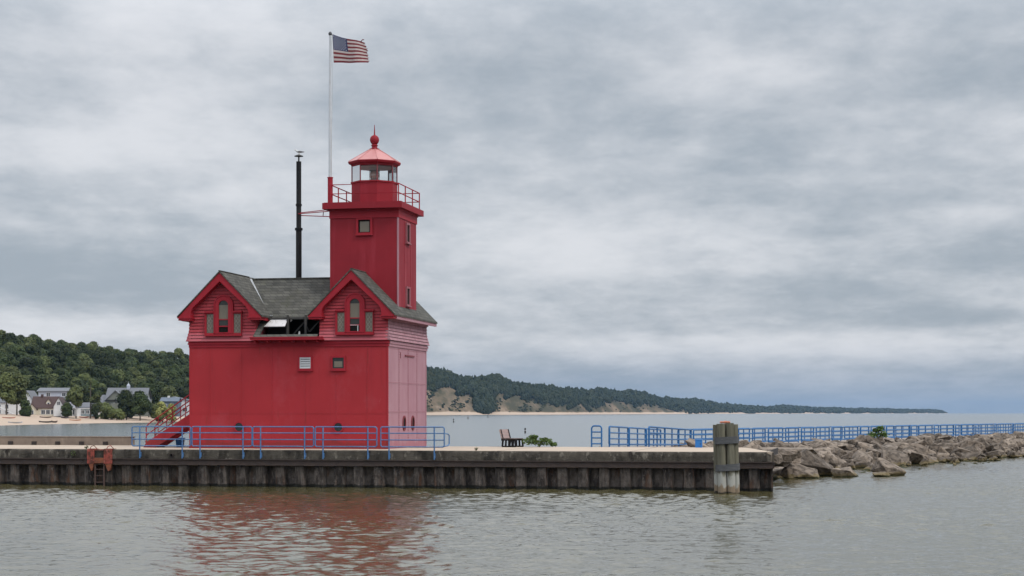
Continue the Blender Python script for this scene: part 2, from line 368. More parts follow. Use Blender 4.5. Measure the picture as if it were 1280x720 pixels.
# water
def watermat(name, body, rough, bumps):
    m, nt, b = newmat(name); N, L = nt.nodes, nt.links
    b.inputs['Roughness'].default_value = rough; b.inputs['IOR'].default_value = 1.333
    tc = N.new('ShaderNodeTexCoord')
    n0 = N.new('ShaderNodeTexNoise'); n0.inputs['Scale'].default_value = .06; n0.inputs['Detail'].default_value = 3; L.new(tc.outputs['Object'], n0.inputs['Vector'])
    mx = N.new('ShaderNodeMix'); mx.data_type = 'RGBA'; mx.inputs[6].default_value = (*body, 1); mx.inputs[7].default_value = tuple(c*.8 for c in body)+(1,)
    L.new(n0.outputs[0], mx.inputs[0]); L.new(mx.outputs[2], b.inputs['Base Color'])
    prev = None
    for sc, strg, dist, stretch in bumps:
        mp = N.new('ShaderNodeMapping'); mp.inputs['Scale'].default_value = stretch; L.new(tc.outputs['Object'], mp.inputs[0])
        n = N.new('ShaderNodeTexNoise'); n.inputs['Scale'].default_value = sc; n.inputs['Detail'].default_value = 4; n.inputs['Distortion'].default_value = .4
        L.new(mp.outputs[0], n.inputs['Vector'])
        bp = N.new('ShaderNodeBump'); bp.inputs['Strength'].default_value = strg; bp.inputs['Distance'].default_value = dist
        L.new(n.outputs[0], bp.inputs['Height'])
        if prev: L.new(prev, bp.inputs['Normal'])
        prev = bp.outputs[0]
    L.new(prev, b.inputs['Normal'])
    return m
M['channel'] = watermat('channel_water', (.066,.058,.025), .045, [(7.0, .5, .03, (.7,1.2,1))])
M['lake'] = watermat('lake_water', (.085,.105,.108), .14, [(.35, .35, .25, (.4,1,1)), (2.0, .35, .06, (.5,1,1))])

# ------------------------------------------------------------------ land: one terrain sheet from the beach to the far headland
def interp(tab, x):
    xs = [a for a, _ in tab]; return float(np.interp(x, xs, [b for _, b in tab]))
SHORE = [(-420,400),(-200,440),(0,513),(100,606),(190,675),(260,780),(330,1050),(400,1700),(470,2350),(535,2800),(700,3500),(850,5000),(1000,7500),(1185,10000)]
TOP = [(-420,405),(-200,404),(0,410),(20,411),(60,418),(75,418),(110,426),(150,432),(200,435),(235,437),(330,446),(420,452),(500,455),(535,458),(560,462),(578,470),(600,470),(622,468),(640,475),(660,478),(700,484),(735,486),(750,483.5),(775,487.5),(785,486.5),(800,489),(830,495),(850,498),(868,496.5),(885,500.5),(900,503),(935,506),(960,508),(980,505),(1000,507.2),(1040,508.7),(1100,510),(1160,511),(1176,512.2),(1182,515),(1185,516)]
def treeh(px): return interp([(-420,15),(240,15),(400,16),(900,15),(1100,12),(1185,6)], px)
def land(px, t):                      # t: 0 waterline .. 1 ridge, beyond 1 behind the ridge
    Ds = interp(SHORE, px)
    k = interp([(-420,0),(250,0),(420,1),(1185,1)], px)
    wr = (1-k)*390 + k*(.11*Ds)       # depth from waterline to ridge
    D = Ds + t*wr
    zr = max((516-interp(TOP, px))/FPX*(Ds+wr) + EYE - treeh(px), 2.0)
    if t < 0: z = t*6
    else:
        u = min(t, 1.0)
        zl = np.interp(u, [0,.10,.28,.45,.52,.62,1.0], [0,.9,3.0,3.3,4.5,zr*.30,zr])
        bf = interp([(535,.75),(680,.5),(760,.2),(1185,.15)], px); zr2 = np.interp(u, [0,.06,.12,.45,1.0], [0,1.2*bf,3.2*bf+(1-bf)*1.0,zr*.52,zr])
        z = (1-k)*zl + k*zr2
        if t > 1: z = zr - (t-1)*zr*.35
    X = (px-640)/FPX*D
    if t > .1:
        a = min(1,(t-.1)*3)
        z += a*(mnoise.noise((X*.012, D*.012, 1.7))*1.2)*(1+2*k)
        if k > .3 and t < 1: z += a*k*(mnoise.noise((X*.02, D*.0035, 4.1))*5.0 + mnoise.noise((X*.05, D*.01, 9.1))*2.0)*(1-abs(2*u-1))*min(1,zr/40)
    return Vector((X, D, z))
cols = [(-420+i*8) for i in range(int(1605/8)+1)]+[1185]
rows = [-.08,0,.03,.06,.10,.15,.2,.28,.36,.45,.52,.57,.62,.7,.78,.86,.93,1.0,1.15,1.5]
vs = []; fs = []
for cpx in cols:
    for t in rows: vs.append(tuple(land(cpx, t)))
nr = len(rows)
for i in range(len(cols)-1):
    for j in range(nr-1): fs.append((i*nr+j, (i+1)*nr+j, (i+1)*nr+j+1, i*nr+j+1))
m_, nt_, b_ = newmat('sand_and_dune_grass'); N_, L_ = nt_.nodes, nt_.links
b_.inputs['Roughness'].default_value = .95; b_.inputs['Specular IOR Level'].default_value = .1
g_ = N_.new('ShaderNodeNewGeometry'); sp_ = N_.new('ShaderNodeSeparateXYZ'); L_.new(g_.outputs['Position'], sp_.inputs[0])
mp_ = N_.new('ShaderNodeMapping'); mp_.inputs['Scale'].default_value = (1,.3,.9); mp_.inputs['Rotation'].default_value = (0,.5,0); L_.new(g_.outputs['Position'], mp_.inputs[0])
n_ = N_.new('ShaderNodeTexNoise'); n_.inputs['Scale'].default_value = .02; n_.inputs['Detail'].default_value = 9; n_.inputs['Roughness'].default_value = .7; L_.new(mp_.outputs[0], n_.inputs['Vector'])
zr_ = N_.new('ShaderNodeMapRange'); zr_.inputs[1].default_value = 2.4; zr_.inputs[2].default_value = 6.0; zr_.inputs[3].default_value = -.35; zr_.inputs[4].default_value = .115; L_.new(sp_.outputs[2], zr_.inputs[0])
ad_ = N_.new('ShaderNodeMath'); ad_.operation = 'ADD'; L_.new(n_.outputs[0], ad_.inputs[0]); L_.new(zr_.outputs[0], ad_.inputs[1])
cr_ = N_.new('ShaderNodeValToRGB'); cr_.color_ramp.elements[0].position = .36; cr_.color_ramp.elements[0].color = (.42,.325,.25,1)
cr_.color_ramp.elements[1].position = .66; cr_.color_ramp.elements[1].color = (.055,.050,.026,1)
e_ = cr_.color_ramp.elements.new(.44); e_.color = (.275,.205,.145,1); e_ = cr_.color_ramp.elements.new(.53); e_.color = (.155,.115,.072,1)
L_.new(ad_.outputs[0], cr_.inputs[0]); L_.new(cr_.outputs[0], b_.inputs['Base Color']); M['land'] = m_
mb = MB(); mb.raw(vs, fs); tag(mb.build('terrain', M['land'], smooth=180), kind='structure')

# ------------------------------------------------------------------ water
def make_channel():
    y0, y1, st = 27.0, 142.0, .09
    ys = np.arange(y0, y1, st); xs = np.arange(-36.0, 52.0, st)
    X, Y = np.meshgrid(xs, ys)
    rng = np.random.default_rng(5)
    Z = np.zeros_like(X)
    for i in range(64):
        lam = .26*(2.0/.26)**rng.random()**1.15; k = 2*math.pi/lam
        ang = math.radians(75)+rng.normal(0, .75)
        amp = .0041*lam**.88
        ph = rng.random()*6.28
        arg = k*(math.cos(ang)*X+math.sin(ang)*Y)+ph
        arg = arg + .8*np.sin(.23*X+.31*Y+i) + .5*np.sin(.61*X-.47*Y+i*2)
        Z += amp*(np.sin(arg)+.22*np.cos(2*arg))
    gust = .80+.22*np.sin(.09*X+.21*Y+1)*np.sin(.17*X-.11*Y)+.18*np.sin(.31*X+.05*Y)*np.sin(.13*Y+2)
    calm = np.clip((118-Y)/40, .35, 1)
    Z *= gust*calm
    edge = np.minimum.reduce([(X-xs[0])/3, (xs[-1]-X)/3, (Y-ys[0])/3, (ys[-1]-Y)/3]).clip(0, 1)
    Z = Z*edge + (edge-1)*.05
    keep = (np.abs(X) < .36*Y+4)
    ny, nx = X.shape
    # cut away what lies behind the pier's front
    lyv = (X-OX)*st_ + (Y-OY)*ct; lxv = (X-OX)*ct - (Y-OY)*st_
    keep &= ~((lyv > 2.0) & (lxv < 22.0))
    q = keep[:-1,:-1] & keep[1:,:-1] & keep[:-1,1:] & keep[1:,1:]
    idx = -np.ones(ny*nx, dtype=np.int64)
    jj, ii = np.nonzero(q)
    a = jj*nx+ii; quad = np.stack([a, a+1, a+nx+1, a+nx], 1)
    used = np.unique(quad); idx[used] = np.arange(len(used)); quad = idx[quad]
    V = np.stack([X.ravel()[used], Y.ravel()[used], Z.ravel()[used]], 1).astype(np.float32)
    me = bpy.data.meshes.new('channel_water'); me.vertices.add(len(V)); me.vertices.foreach_set('co', V.ravel())
    me.loops.add(quad.size); me.loops.foreach_set('vertex_index', quad.ravel().astype(np.int32))
    me.polygons.add(len(quad)); me.polygons.foreach_set('loop_start', np.arange(0, quad.size, 4, dtype=np.int32))
    me.update(calc_edges=True); me.validate(); me.shade_smooth(); me.materials.append(M['channel'])
    o = bpy.data.objects.new('channel_water', me); C.collection.objects.link(o); tag(o, kind='structure')
make_channel()
mb = MB(); mb.face((-9000,-300,-.14),(9000,-300,-.14),(9000,16500,-.14),(-9000,16500,-.14)); tag(mb.build('lake_water', M['lake']), kind='structure')
mb = MB(); mb.face((-9000,-300,-6),(9000,-300,-6),(9000,16500,-6),(-9000,16500,-6)); tag(mb.build('lake_bed', M['rubble']), kind='structure')

# haze: the damp air over the lake
m_, nt_, b_ = newmat('lake_haze'); N_, L_ = nt_.nodes, nt_.links; N_.remove(b_)
pv_ = N_.new('ShaderNodeVolumePrincipled'); pv_.inputs['Color'].default_value = (.30,.50,.78,1); pv_.inputs['Density'].default_value = 3.0e-5; pv_.inputs['Anisotropy'].default_value = .0
L_.new(pv_.outputs[0], N_['Material Output'].inputs['Volume']); M['haze'] = m_
mb = MB(); mb.box(-9500, 9500, -400, 17000, -7, 112); tag(mb.build('haze', M['haze']), kind='stuff')

# ------------------------------------------------------------------ pier
XL, XR, PW = -46.0, 22.62, 10.2
XE = XR-1.9                      # the pier's end is cut back on the lake side
DZ = 1.75
jag = []
mb = MB()                                           # deck slab and cap, one concrete body with worn edge
xs_ = np.arange(XL, XR+.01, .25)
ring_ = [(.12,DZ-.004),(.03,DZ-.03),(0,DZ-.09),(-.0,DZ-.25),(.0,1.31),(.30,1.31)]
vv = []
for x in xs_:
    for j, (a, b) in enumerate(ring_):
        n1 = mnoise.noise((x*1.3, j*3.1, .5)); n2 = mnoise.noise((x*.5, j*1.7, 7.5))
        chip = max(0, mnoise.noise((x*.9, 3.3, 1.1))-.25)*.30 if j in (1,2) else 0
        vv.append((x, a+.015*n1+chip, b-chip*.35+(.012*n2 if j else 0)))
nj = len(ring_)
mb.raw(vv, [(i*nj+j, (i+1)*nj+j, (i+1)*nj+j+1, i*nj+j+1) for i in range(len(xs_)-1) for j in range(nj-1)])
mb.prism([(XR-.03,.0),(XR+.02,.0),(XE+.02,PW),(XE-.03,PW)], 1.31, DZ-.02, 'xy')
pier = PT('pier', 'long concrete pier capping rusty steel sheet piling under the red lighthouse', 'pier', 4.0, 5.0, 0.0)
pier.part('concrete_cap', mb, M['cap'], smooth=40)
mb = MB(); mb.prism([(XL,.12),(XR-.01,.12),(XE-.01,PW),(XL,PW)], 1.0, DZ, 'xy'); mb.box(-6.6, 4.6, PW, PW+.9, .6, DZ-.003)
pier.part('deck', mb, M['deck'])
mb = MB()                                           # joints across the deck and the cap
for x in np.arange(XL+1.2, XR, 6.1): mb.box(x-.015, x+.015, -.012, PW-.1, DZ-.3, DZ+.003)
pier.part('joint', mb, M['notch'])
mb = MB(); mb.box(XL, XR+.02, -.03, .3, 1.02, 1.305); mb.box(XL, XR+.02, -.09, -.03, 1.265, 1.30); mb.box(XL, XR+.02, -.09, -.03, 1.02, 1.055)
mb.prism([(XR-.02,-.03),(XR+.05,-.03),(XE+.05,PW),(XE-.02,PW)], 1.022, 1.303, 'xy')
for x in np.arange(XL+.4, XR, 1.6): mb.lathe([(.03,0),(.03,.05)], (0,0), 6) if False else mb.box(x-.03, x+.03, -.05, -.03, 1.13, 1.19)
pier.part('waler', mb, M['waler'])
mb = MB(); pr = []
x = XL; pitch = .965
while x < XR-.1:
    yo = .05+.02*math.sin(x*7.3); yi = .40
    pr += [(x, yo), (x+.41, yo), (x+.50, yi), (x+.875, yi)]; x += pitch
pr = [p for p in pr if p[0] <= XR]+[(XR-.02, .05), (XE, PW)]
mb.raw([(a, b, 1.02) for a, b in pr]+[(a, b, -2.0) for a, b in pr], [(i, i+1, len(pr)+i+1, len(pr)+i) for i in range(len(pr)-1)])
mb2 = MB()
for a in np.arange(XL, XR-.9, pitch):               # interlock ribs on the out-pans
    for dx in (.06, .20, .34): mb2.box(a+dx-.008, a+dx+.008, .015, .06, -.5, 1.015)
pier.part('sheet_piling', mb, M['pile'])
pier.part('interlock_rib', mb2, M['pile'])
mb = MB(); x2 = LX(166, 10)
mb.box(XL, x2, 9.55, 10.25, DZ, 2.20); mb.box(XL, x2+.05, 9.52, 10.28, 2.20, 2.225)
par = PT('parapet_wall', 'low brown concrete wall along the back of the pier left of the stairs', 'wall', (XL+x2)/2, 9.9, DZ)
par.part('wall', mb, M['parapet'])
x0 = LX(13, 9.5)
for k in range(-14, 5):
    mb = MB(); a = x0+k*1.385; mb.box(a-.13, a+.13, 9.47, 9.56, DZ+.02, DZ+.20); par.part('drain_notch', mb, M['notch'])

# ------------------------------------------------------------------ the lighthouse
X0, X1, Y0, Y1 = -6.11, 4.04, 3.0, 10.5
XA, XB = -2.66, .60                                 # inner walls of the two gabled wings
CA, CB = (X0+XA)/2, (XB+X1)/2
ZE, ZR, ZB = 8.23, 10.38, 7.02                      # eave, ridge, belt
TA, TB, TC, TD = .52, 4.0, 5.0, 8.5                 # tower
lh = PT('lighthouse', 'tall red lighthouse house with square tower, twin front gables and grey shingle roof', 'lighthouse', -1.0, 6.75, DZ)
mb = MB(); mb.box(X0, X1-.06, Y0, Y1, DZ-.02, 7.2); mb.box(X0+.05, XA, Y0+.12, Y1-.1, 7.2, ZE); mb.box(XB, X1-.06, Y0+.12, Y1-.1, 7.2, ZE)
mb.box(X0-.02, X1, Y0-.022, Y0, DZ-.01, DZ+.22)
lh.part('wall', mb, M['red'])
mb = MB()                                           # vertical plate seams of the front and left walls
for px_ in (262, 301, 340, 381, 420, 459): 
    a = LX(px_, 3); mb.box(a-.03, a+.03, Y0-.008, Y0+.02, DZ+.3, 6.72)
mb.box(X0, X1, Y0-.010, Y0+.02, 3.45, 3.50)
for b in (5.2, 7.6): mb.box(X0-.008, X0+.02, b-.03, b+.03, DZ, 6.7)
mb.box(X0-.012, X0+.06, Y0-.014, Y0+.06, DZ, 6.72); mb.box(X1-.05, X1+.010, Y0-.016, Y0+.05, DZ, 6.72)
lh.part('plate_seam', mb, M['red'])
mb = MB()
def dome(mb, x, y, z, n, r=.017):
    n = Vector(n); u = n.cross(Vector((0,0,1))).normalized(); v = n.cross(u); p = Vector((x,y,z)); k = 5
    mb.raw([p+(u*math.cos(t)+v*math.sin(t))*r for t in [2*math.pi*i/k for i in range(k)]]+[p+n*r*.8], [(i,(i+1)%k,k) for i in range(k)])
for px_ in (262, 301, 340, 381, 420, 459):
    a = LX(px_, 3)
    for z in np.arange(DZ+.4, 6.7, .14): dome(mb, a, Y0-.009, z, (0,-1,0), .014)
for x in np.arange(X0+.1, X1, .14): dome(mb, x, Y0-.011, 3.475, (0,-1,0), .011)
for z in np.arange(DZ+.2, 6.7, .12): dome(mb, X0-.013, Y0+.03, z, (-1,0,0)); dome(mb, X1-.02, Y0-.018, z, (0,-1,0), .013)
lh.part('front_rivet', mb, M['rivet'])['kind'] = 'stuff'
# pale pink end wall
mb = MB(); mb.box(X1-.06, X1, Y0+.05, Y1-.02, DZ-.01, 6.75)
for b in (5.0, 6.75, 8.5): mb.box(X1-.01, X1+.010, b-.05, b+.05, DZ+.35, 6.68)
for z in (3.55, 4.98): mb.box(X1-.01, X1+.012, Y0+.1, Y1-.1, z-.045, z+.045)
mb.box(X1-.01, X1+.014, Y1-.20, Y1-.02, DZ, 6.7)
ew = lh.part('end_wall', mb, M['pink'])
tag(ew, 'pale pink plated end wall')
mb = MB()
for b in (5.0, 6.75, 8.5):
    for z in np.arange(DZ+.5, 6.65, .125):
        for d in ((-.028,.028) if b != 6.75 else (-.03,.03)): dome(mb, X1+.010, b+d, z, (1,0,0), .020)
for z in (3.55, 4.98):
    for b in np.arange(Y0+.2, Y1-.1, .16): dome(mb, X1+.012, b, z, (1,0,0), .020)
for z in np.arange(DZ+.2, 6.7, .13): dome(mb, X1+.014, Y1-.12, z, (1,0,0), .020); dome(mb, X1, Y0+.09, z, (1,0,0), .018)
for b in np.arange(Y0+.2, Y1-.1, .16): dome(mb, X1, b, 6.62, (1,0,0), .020)
for b in (5.0, 6.75, 8.5): mb.box(X1+.010, X1+.0125, b-.008, b+.008, DZ+.4, 6.65)
lh.part('rivet', mb, M['rivet'], fix=False)['kind'] = 'stuff'
mb = MB(); mb.box(X1, X1+.05, 6.1, 7.9, 6.33, 6.40); mb.box(X1, X1+.02, 5.25, 5.32, 6.2, 6.5); lh.part('drip_strip', mb, M['rivet'])
for b in (5.95, 7.65):
    mb = MB(); ang = [2*math.pi*k/20 for k in range(20)]
    mb.ring([(b+.21*math.cos(t), 2.98+.30*math.sin(t)) for t in ang], [(b+.29*math.cos(t), 2.98+.38*math.sin(t)) for t in ang], X1-.02, X1+.05, 'yz')
    pt_ = lh.part('porthole', mb, M['rivet']); mb = MB(); mb.prism([(b+.22*math.cos(t), 2.98+.31*math.sin(t)) for t in ang], X1-.02, X1+.012, 'yz'); lh.part('pane', mb, M['dark'], pt_)
# belt
mb = MB(); mb.box(X0-.03, X1+.03, Y0-.04, Y0+.1, 6.72, 6.86); mb.box(X0-.07, X1+.07, Y0-.085, Y0+.1, 6.86, 6.93); mb.box(X0-.05, X1+.05, Y0-.06, Y0+.1, 6.93, 7.03)
mb.box(X0-.07, X0+.1, Y0+.1, Y1, 6.72, 7.03)
lh.part('belt_moulding', mb, M['trim'])
mb = MB(); mb.box(X1-.06, X1+.05, Y0+.1, Y1+.04, 6.72, 6.86); mb.box(X1-.06, X1+.09, Y0+.1, Y1+.06, 6.86, 6.98); mb.box(X1-.05, X1+.05, Y0+.1, Y1+.04, 6.98, 7.03)
tag(lh.part('end_belt', mb, M['pink']), 'pale pink moulding across the end wall')
# shingled upper walls: overlapping courses
def flare(z): return max(0, 7.55-z)/.5*.11
def courses(mb, a, b, zb, zt, fx, step=.155, lim=None, ends=True):
    z = zb
    while z < zt-1e-4:
        z1 = min(z+step, zt); o0 = flare(z)+.045; o1 = flare(z1)+.004
        a0, b0 = (a-flare(z), b+flare(z)) if ends else (a, b); a1, b1 = a0, b0
        if lim:
            a0, b0 = max(a0, lim(z)[0]), min(b0, lim(z)[1]); a1, b1 = max(a1, lim(z1)[0]), min(b1, lim(z1)[1])
        if b1-a1 > .01:
            mb.face(fx(a0,o0,z), fx(b0,o0,z), fx(b1,o1,z1), fx(a1,o1,z1)); mb.face(fx(a0,o0,z), fx(a0,0,z), fx(b0,0,z), fx(b0,o0,z))
            mb.face(fx(b0,o0,z), fx(b0,-.1,z), fx(b1,-.1,z1), fx(b1,o1,z1)); mb.face(fx(a0,o0,z), fx(a1,o1,z1), fx(a1,-.1,z1), fx(a0,-.1,z))
        z = z1
for ca, xa, xb in ((CA, X0, XA), (CB, XB, X1)):
    mb = MB()
    lim = lambda z, ca=ca: (ca-max(0,(ZR-.05-z))*.98, ca+max(0,(ZR-.05-z))*.98)
    courses(mb, xa, xb, 7.02, 10.25, lambda s, o, z: (s, Y0-o, z), lim=lim, ends=False)
    lh.part('gable_siding', mb, M['siding'], fix=False)
    for ya_, yb_ in ((Y0+.02, Y0+.2), (Y1-.1, Y1)):
        mb = MB(); mb.prism([(xa+.01,7.03),(xb-.01,7.03),(xb-.01,ZE),(ca,ZR-.05),(xa+.01,ZE)], ya_, yb_); lh.part('gable_wall', mb, M['siding'])
mb = MB(); courses(mb, Y0, Y1, 7.02, ZE-.02, lambda s, o, z: (X1+o, s, z)); tag(lh.part('end_shingle', mb, M['pinkshingle'], fix=False), 'pale pink shingles under the right eave')
mb = MB(); courses(mb, Y0, Y1, 7.02, ZE-.02, lambda s, o, z: (X0-o, s, z)); lh.part('side_shingle', mb, M['siding'], fix=False)
for a, b in ((XA-.02, XA+.012), (XB-.012, XB+.02)):
    mb = MB(); mb.box(a, b, Y0+.05, 6, 7.1, ZE-.05); lh.part('cheek_wall', mb, M['siding'])
# rake boards with curved returns
for ca in (CA, CB):
    prof = [(0,ZR+.02),(-2.12,ZE),(-2.10,ZE-.16),(-1.98,ZE-.20),(-1.50,ZE-.20),(-1.50,ZE+.10),(-1.49,ZE+.22),(-1.44,ZE+.34),(-1.36,ZE+.46),(0,9.94)]
    for s in (-1, 1):
        mb = MB(); mb.prism([(ca+s*-a if s == 1 else ca+a, z) for a, z in prof], 2.56, 3.03); lh.part('rake_board', mb, M['trim'])
    for s in (-1, 1):
        mb = MB(); e = ca+s*1.80; mb.box(e-.36, e+.36, 2.50, 3.02, ZE-.10, ZE-.03); mb.box(e-.33, e+.33, 2.53, 3.02, ZE-.19, ZE-.13); lh.part('eave_return', mb, M['trim'])
# roof
SL = (ZR+.06-ZE-.0)/2.14
RT = .09
rf = None
mb = MB()
for ca in (CA, CB):
    for s in (-1, 1):
        a = [(ca, ZR+.08), (ca+s*2.20, ZE+.02), (ca+s*2.20, ZE-.05), (ca, ZR+.0)]
        mb.prism(a, 2.52, 10.98)
ys0 = 6.75
def zm(y): return 10.36-(abs(ys0-y))*.748
def mid(x0, x1, ya, yb):
    mb.prism([(ya, zm(ya)), (yb, zm(yb)), (yb, zm(yb)-RT), (ya, zm(ya)-RT)], x0, x1, 'yz')
mid(CA, CB, 3.87, ys0); mid(CA, CB, ys0, 11.0)
mid(XA+.0, XB-.0, 2.52, 2.68)
mid(XA+.0, -2.36, 2.68, 3.87)
mb.prism([(-2.36, 0),(-2.36+.001, 0),(-2.36,.001)], 0, .001) if False else None
mb.box(CA, CB, ys0-.10, ys0+.10, 10.33, 10.385)
lh_roof = lh.part('roof', mb, M['roof'])
# ragged lower edge of the torn roof
mb = MB(); rr = random.Random(3); x = -2.3
while x < XB:
    ww = rr.uniform(.12,.3); d = rr.uniform(.0,.12); y = 3.87-d; mb.prism([(y, zm(y)+.005), (4.1, zm(4.1)+.01), (4.1, zm(4.1)-.03), (y, zm(y)-.03)], x, x+ww-.01, 'yz'); x += ww
lh.part('torn_shingle', mb, M['roof'], lh_roof)
mb = MB(); q = lambda s: Vector((CA+.10+s*2.08, 0, 0))
pA = Vector((CA+.14, 6.62, 10.34)); pB = Vector((-2.33, 3.86, 8.29)); mb.bar(pA, pB, .10, .05); mb.bar(pB, pB+Vector((.22,.0,.02)), .09, .04)
lh.part('valley_flashing', mb, M['lead'], lh_roof)
for ca in (CA, CB):
    mb = MB(); mb.bar((ca, 2.52, ZR+.085), (ca, 6.7 if ca == CA else 5.0, ZR+.085), .10, .03); lh.part('ridge_cap', mb, M['roof'], lh_roof)
# eave fascia on the right side and left side
mb = MB(); mb.box(CB+2.06, CB+2.16, 3.04, 10.95, ZE-.20, ZE-.04); mb.box(CB+1.70, CB+2.06, 3.04, 10.9, ZE-.10, ZE-.05); mb.box(CB+1.72, CB+1.80, 3.04, 10.6, ZE-.22, ZE-.1)
tag(lh.part('eave_fascia', mb, M['pink']), 'pale pink fascia under the right eave')
mb = MB(); mb.box(CA-2.16, CA-2.06, 3.04, 10.95, ZE-.20, ZE-.04); mb.box(CA-2.06, CA-1.70, 3.04, 10.9, ZE-.10, ZE-.05); lh.part('eave_fascia', mb, M['trim'])
for a in (CA+2.06, CB-2.14):
    mb = MB(); mb.box(a, a+.08, 3.04, 3.9, ZE-.20, ZE-.04); lh.part('eave_fascia', mb, M['trim'])
# open bay in the roof
mb = MB(); mb.box(XA+.03, XB-.03, 4.9, 5.0, 7.1, 8.8); mb.box(XA+.03, XB-.03, 2.9, 5.0, 7.1, 7.22)
bay = lh.part('roof_opening', mb, M['dark'])
mb = MB(); mb.box(-2.36, -1.27, 3.9, 4.0, 7.25, 7.95); lh.part('bay_backing', mb, M['dark'], bay)
mb = MB()
for a in (-1.22, -.30): mb.box(a-.05, a+.05, 3.52, 3.62, 7.2, 8.30)
mb.bar((-1.1, 4.0, 7.35), (-.2, 4.0, 8.3), .09, .06); mb.bar((-.75, 4.3, 8.25), (-.35, 4.3, 7.5), .06, .05); mb.bar((-.2, 3.9, 7.5), (.52, 3.9, 8.25), .09, .06); mb.box(XA+.1, XB-.1, 3.6, 3.7, 8.10, 8.2)
lh.part('timber_brace', mb, M['beam'], bay)
mb = MB(); mb.raw([(-2.05,3.75,8.20),(-1.26,3.75,8.20),(-1.26,3.22,7.74),(-2.33,3.22,7.74),(-2.05,3.77,8.17),(-1.26,3.77,8.17),(-1.26,3.24,7.71),(-2.33,3.24,7.71)], [(0,1,2,3),(7,6,5,4),(0,4,5,1),(1,5,6,2),(2,6,7,3),(3,7,4,0)])
lh.part('loose_board', mb, M['sheet'], bay)
for pl_, ya_, yb_ in (([(-.62,7.24),(-.50,7.24),(-.52,7.48),(-.56,7.5)], 3.3, 3.36), ([(-1.13,7.98),(-1.05,8.05),(-1.06,8.17),(-1.14,8.17)], 3.7, 3.73)):
    mb = MB(); mb.prism(pl_, ya_, yb_); lh.part('splintered_board', mb, M['sheet'], bay)
mb = MB(); mb.box(XA-.10, .93, 2.42, 2.60, 7.04, 7.17); mb.box(XA-.06, .88, 2.60, 3.02, 7.03, 7.08); mb.box(XA-.12, .95, 2.40, 2.44, 7.14, 7.19)
gt = lh.part('gutter', mb, M['trim'])
for k in range(6):
    mb = MB(); a = -2.55+k*.63; mb.box(a-.03, a+.03, 2.52, 3.0, 6.93, 7.03); lh.part('gutter_bracket', mb, M['trim'], gt)
# Palladian windows
def arch(cx, z0, zs, hw, n=14): return [(cx-hw, z0), (cx+hw, z0)]+[(cx+hw*math.cos(t), zs+hw*math.sin(t)) for t in [math.pi*k/n for k in range(n+1)]]
for ca, gap in ((CA, .0), (CB, .15)):
    yf = Y0-.095
    cx = ca+.09
    mb = MB(); mb.ring(arch(cx,7.45,8.78,.245), arch(cx,7.36,8.80,.43), yf-.06, yf+.10); mb.ring(arch(cx,7.44,8.80,.44), arch(cx,7.40,8.80,.50), yf-.08, yf+.10)
    mb.box(cx-.97, cx-.51, yf-.12, yf+.03, 8.42, 8.50); mb.box(cx+.51, cx+.97, yf-.12, yf+.03, 8.42, 8.50); mb.box(cx-.96, cx+.96, yf-.14, yf+.03, 7.27, 7.35)
    wf = lh.part('window', mb, M['trim'])
    mb = MB(); mb.prism(arch(cx,8.10,8.78,.25), yf+.0, yf+.03); lh.part('blind', mb, M['blind'], wf)
    mb = MB(); mb.prism([(cx+.245*math.cos(t), 8.80+.245*math.sin(t)) for t in [math.pi*k/12 for k in range(13)]], yf-.006, yf+.01); lh.part('upper_pane', mb, M['glassdark'], wf)
    mb = MB(); mb.box(cx-.25, cx+.25, yf-.0, yf+.03, 7.76, 8.10); lh.part('pane', mb, M['glassdark'], wf)
    for za_, zb2_ in ((8.06, 8.11), (7.72, 7.78)):
        mb = MB(); mb.box(cx-.25, cx+.25, yf-.03, yf, za_, zb2_); lh.part('sash', mb, M['trim'], wf)
    mb = MB(); mb.box(cx-.25, cx+.25, yf-.001, yf+.03, 7.40, 7.76); lh.part('open_gap', mb, M['dark'], wf)
    if gap:
        mb = MB(); mb.box(cx-.24, cx+.19, yf-.03, yf-.0, 7.73, 7.76); mb.box(cx+.13, cx+.17, yf-.03, yf-.0, 7.40, 7.73); mb.box(cx-.24, cx+.19, yf-.035, yf, 7.385, 7.41); lh.part('screen_frame', mb, M['louvre'], wf)
    for s in (-1, 1):
        a, b = (cx-.91, cx-.50) if s < 0 else (cx+.50, cx+.91)
        mb = MB(); mb.ring([(a+.03,7.42),(b-.01,7.42),(b-.01,8.36),(a+.03,8.36)], [(a-.07,7.35),(b+.03,7.35),(b+.03,8.43),(a-.07,8.43)], yf-.05, yf+.10)
        sw = lh.part('side_window', mb, M['trim'])
        mb = MB(); mb.box(a+.01, b+.01, yf-.012, yf+.02, 7.41, 8.37); lh.part('pane', mb, M['lattice'], sw)
        mb = MB()
        for k in range(-2, 5):
            z = 7.42+k*.235
            for d in (1, -1):
                pts = []
                for i in range(9):
                    xx = a+.07+(b-a-.12)*i/8; zz = z+(xx-a-.07)*1.45*d+(.47 if d < 0 else 0)
                    if 7.43 < zz < 8.35: pts.append((xx, yf-.016, zz))
                if len(pts) > 1: mb.bar(pts[0], pts[-1], .012, .012, (0,1,0))
        lh.part('lattice', mb, M['came'], sw)
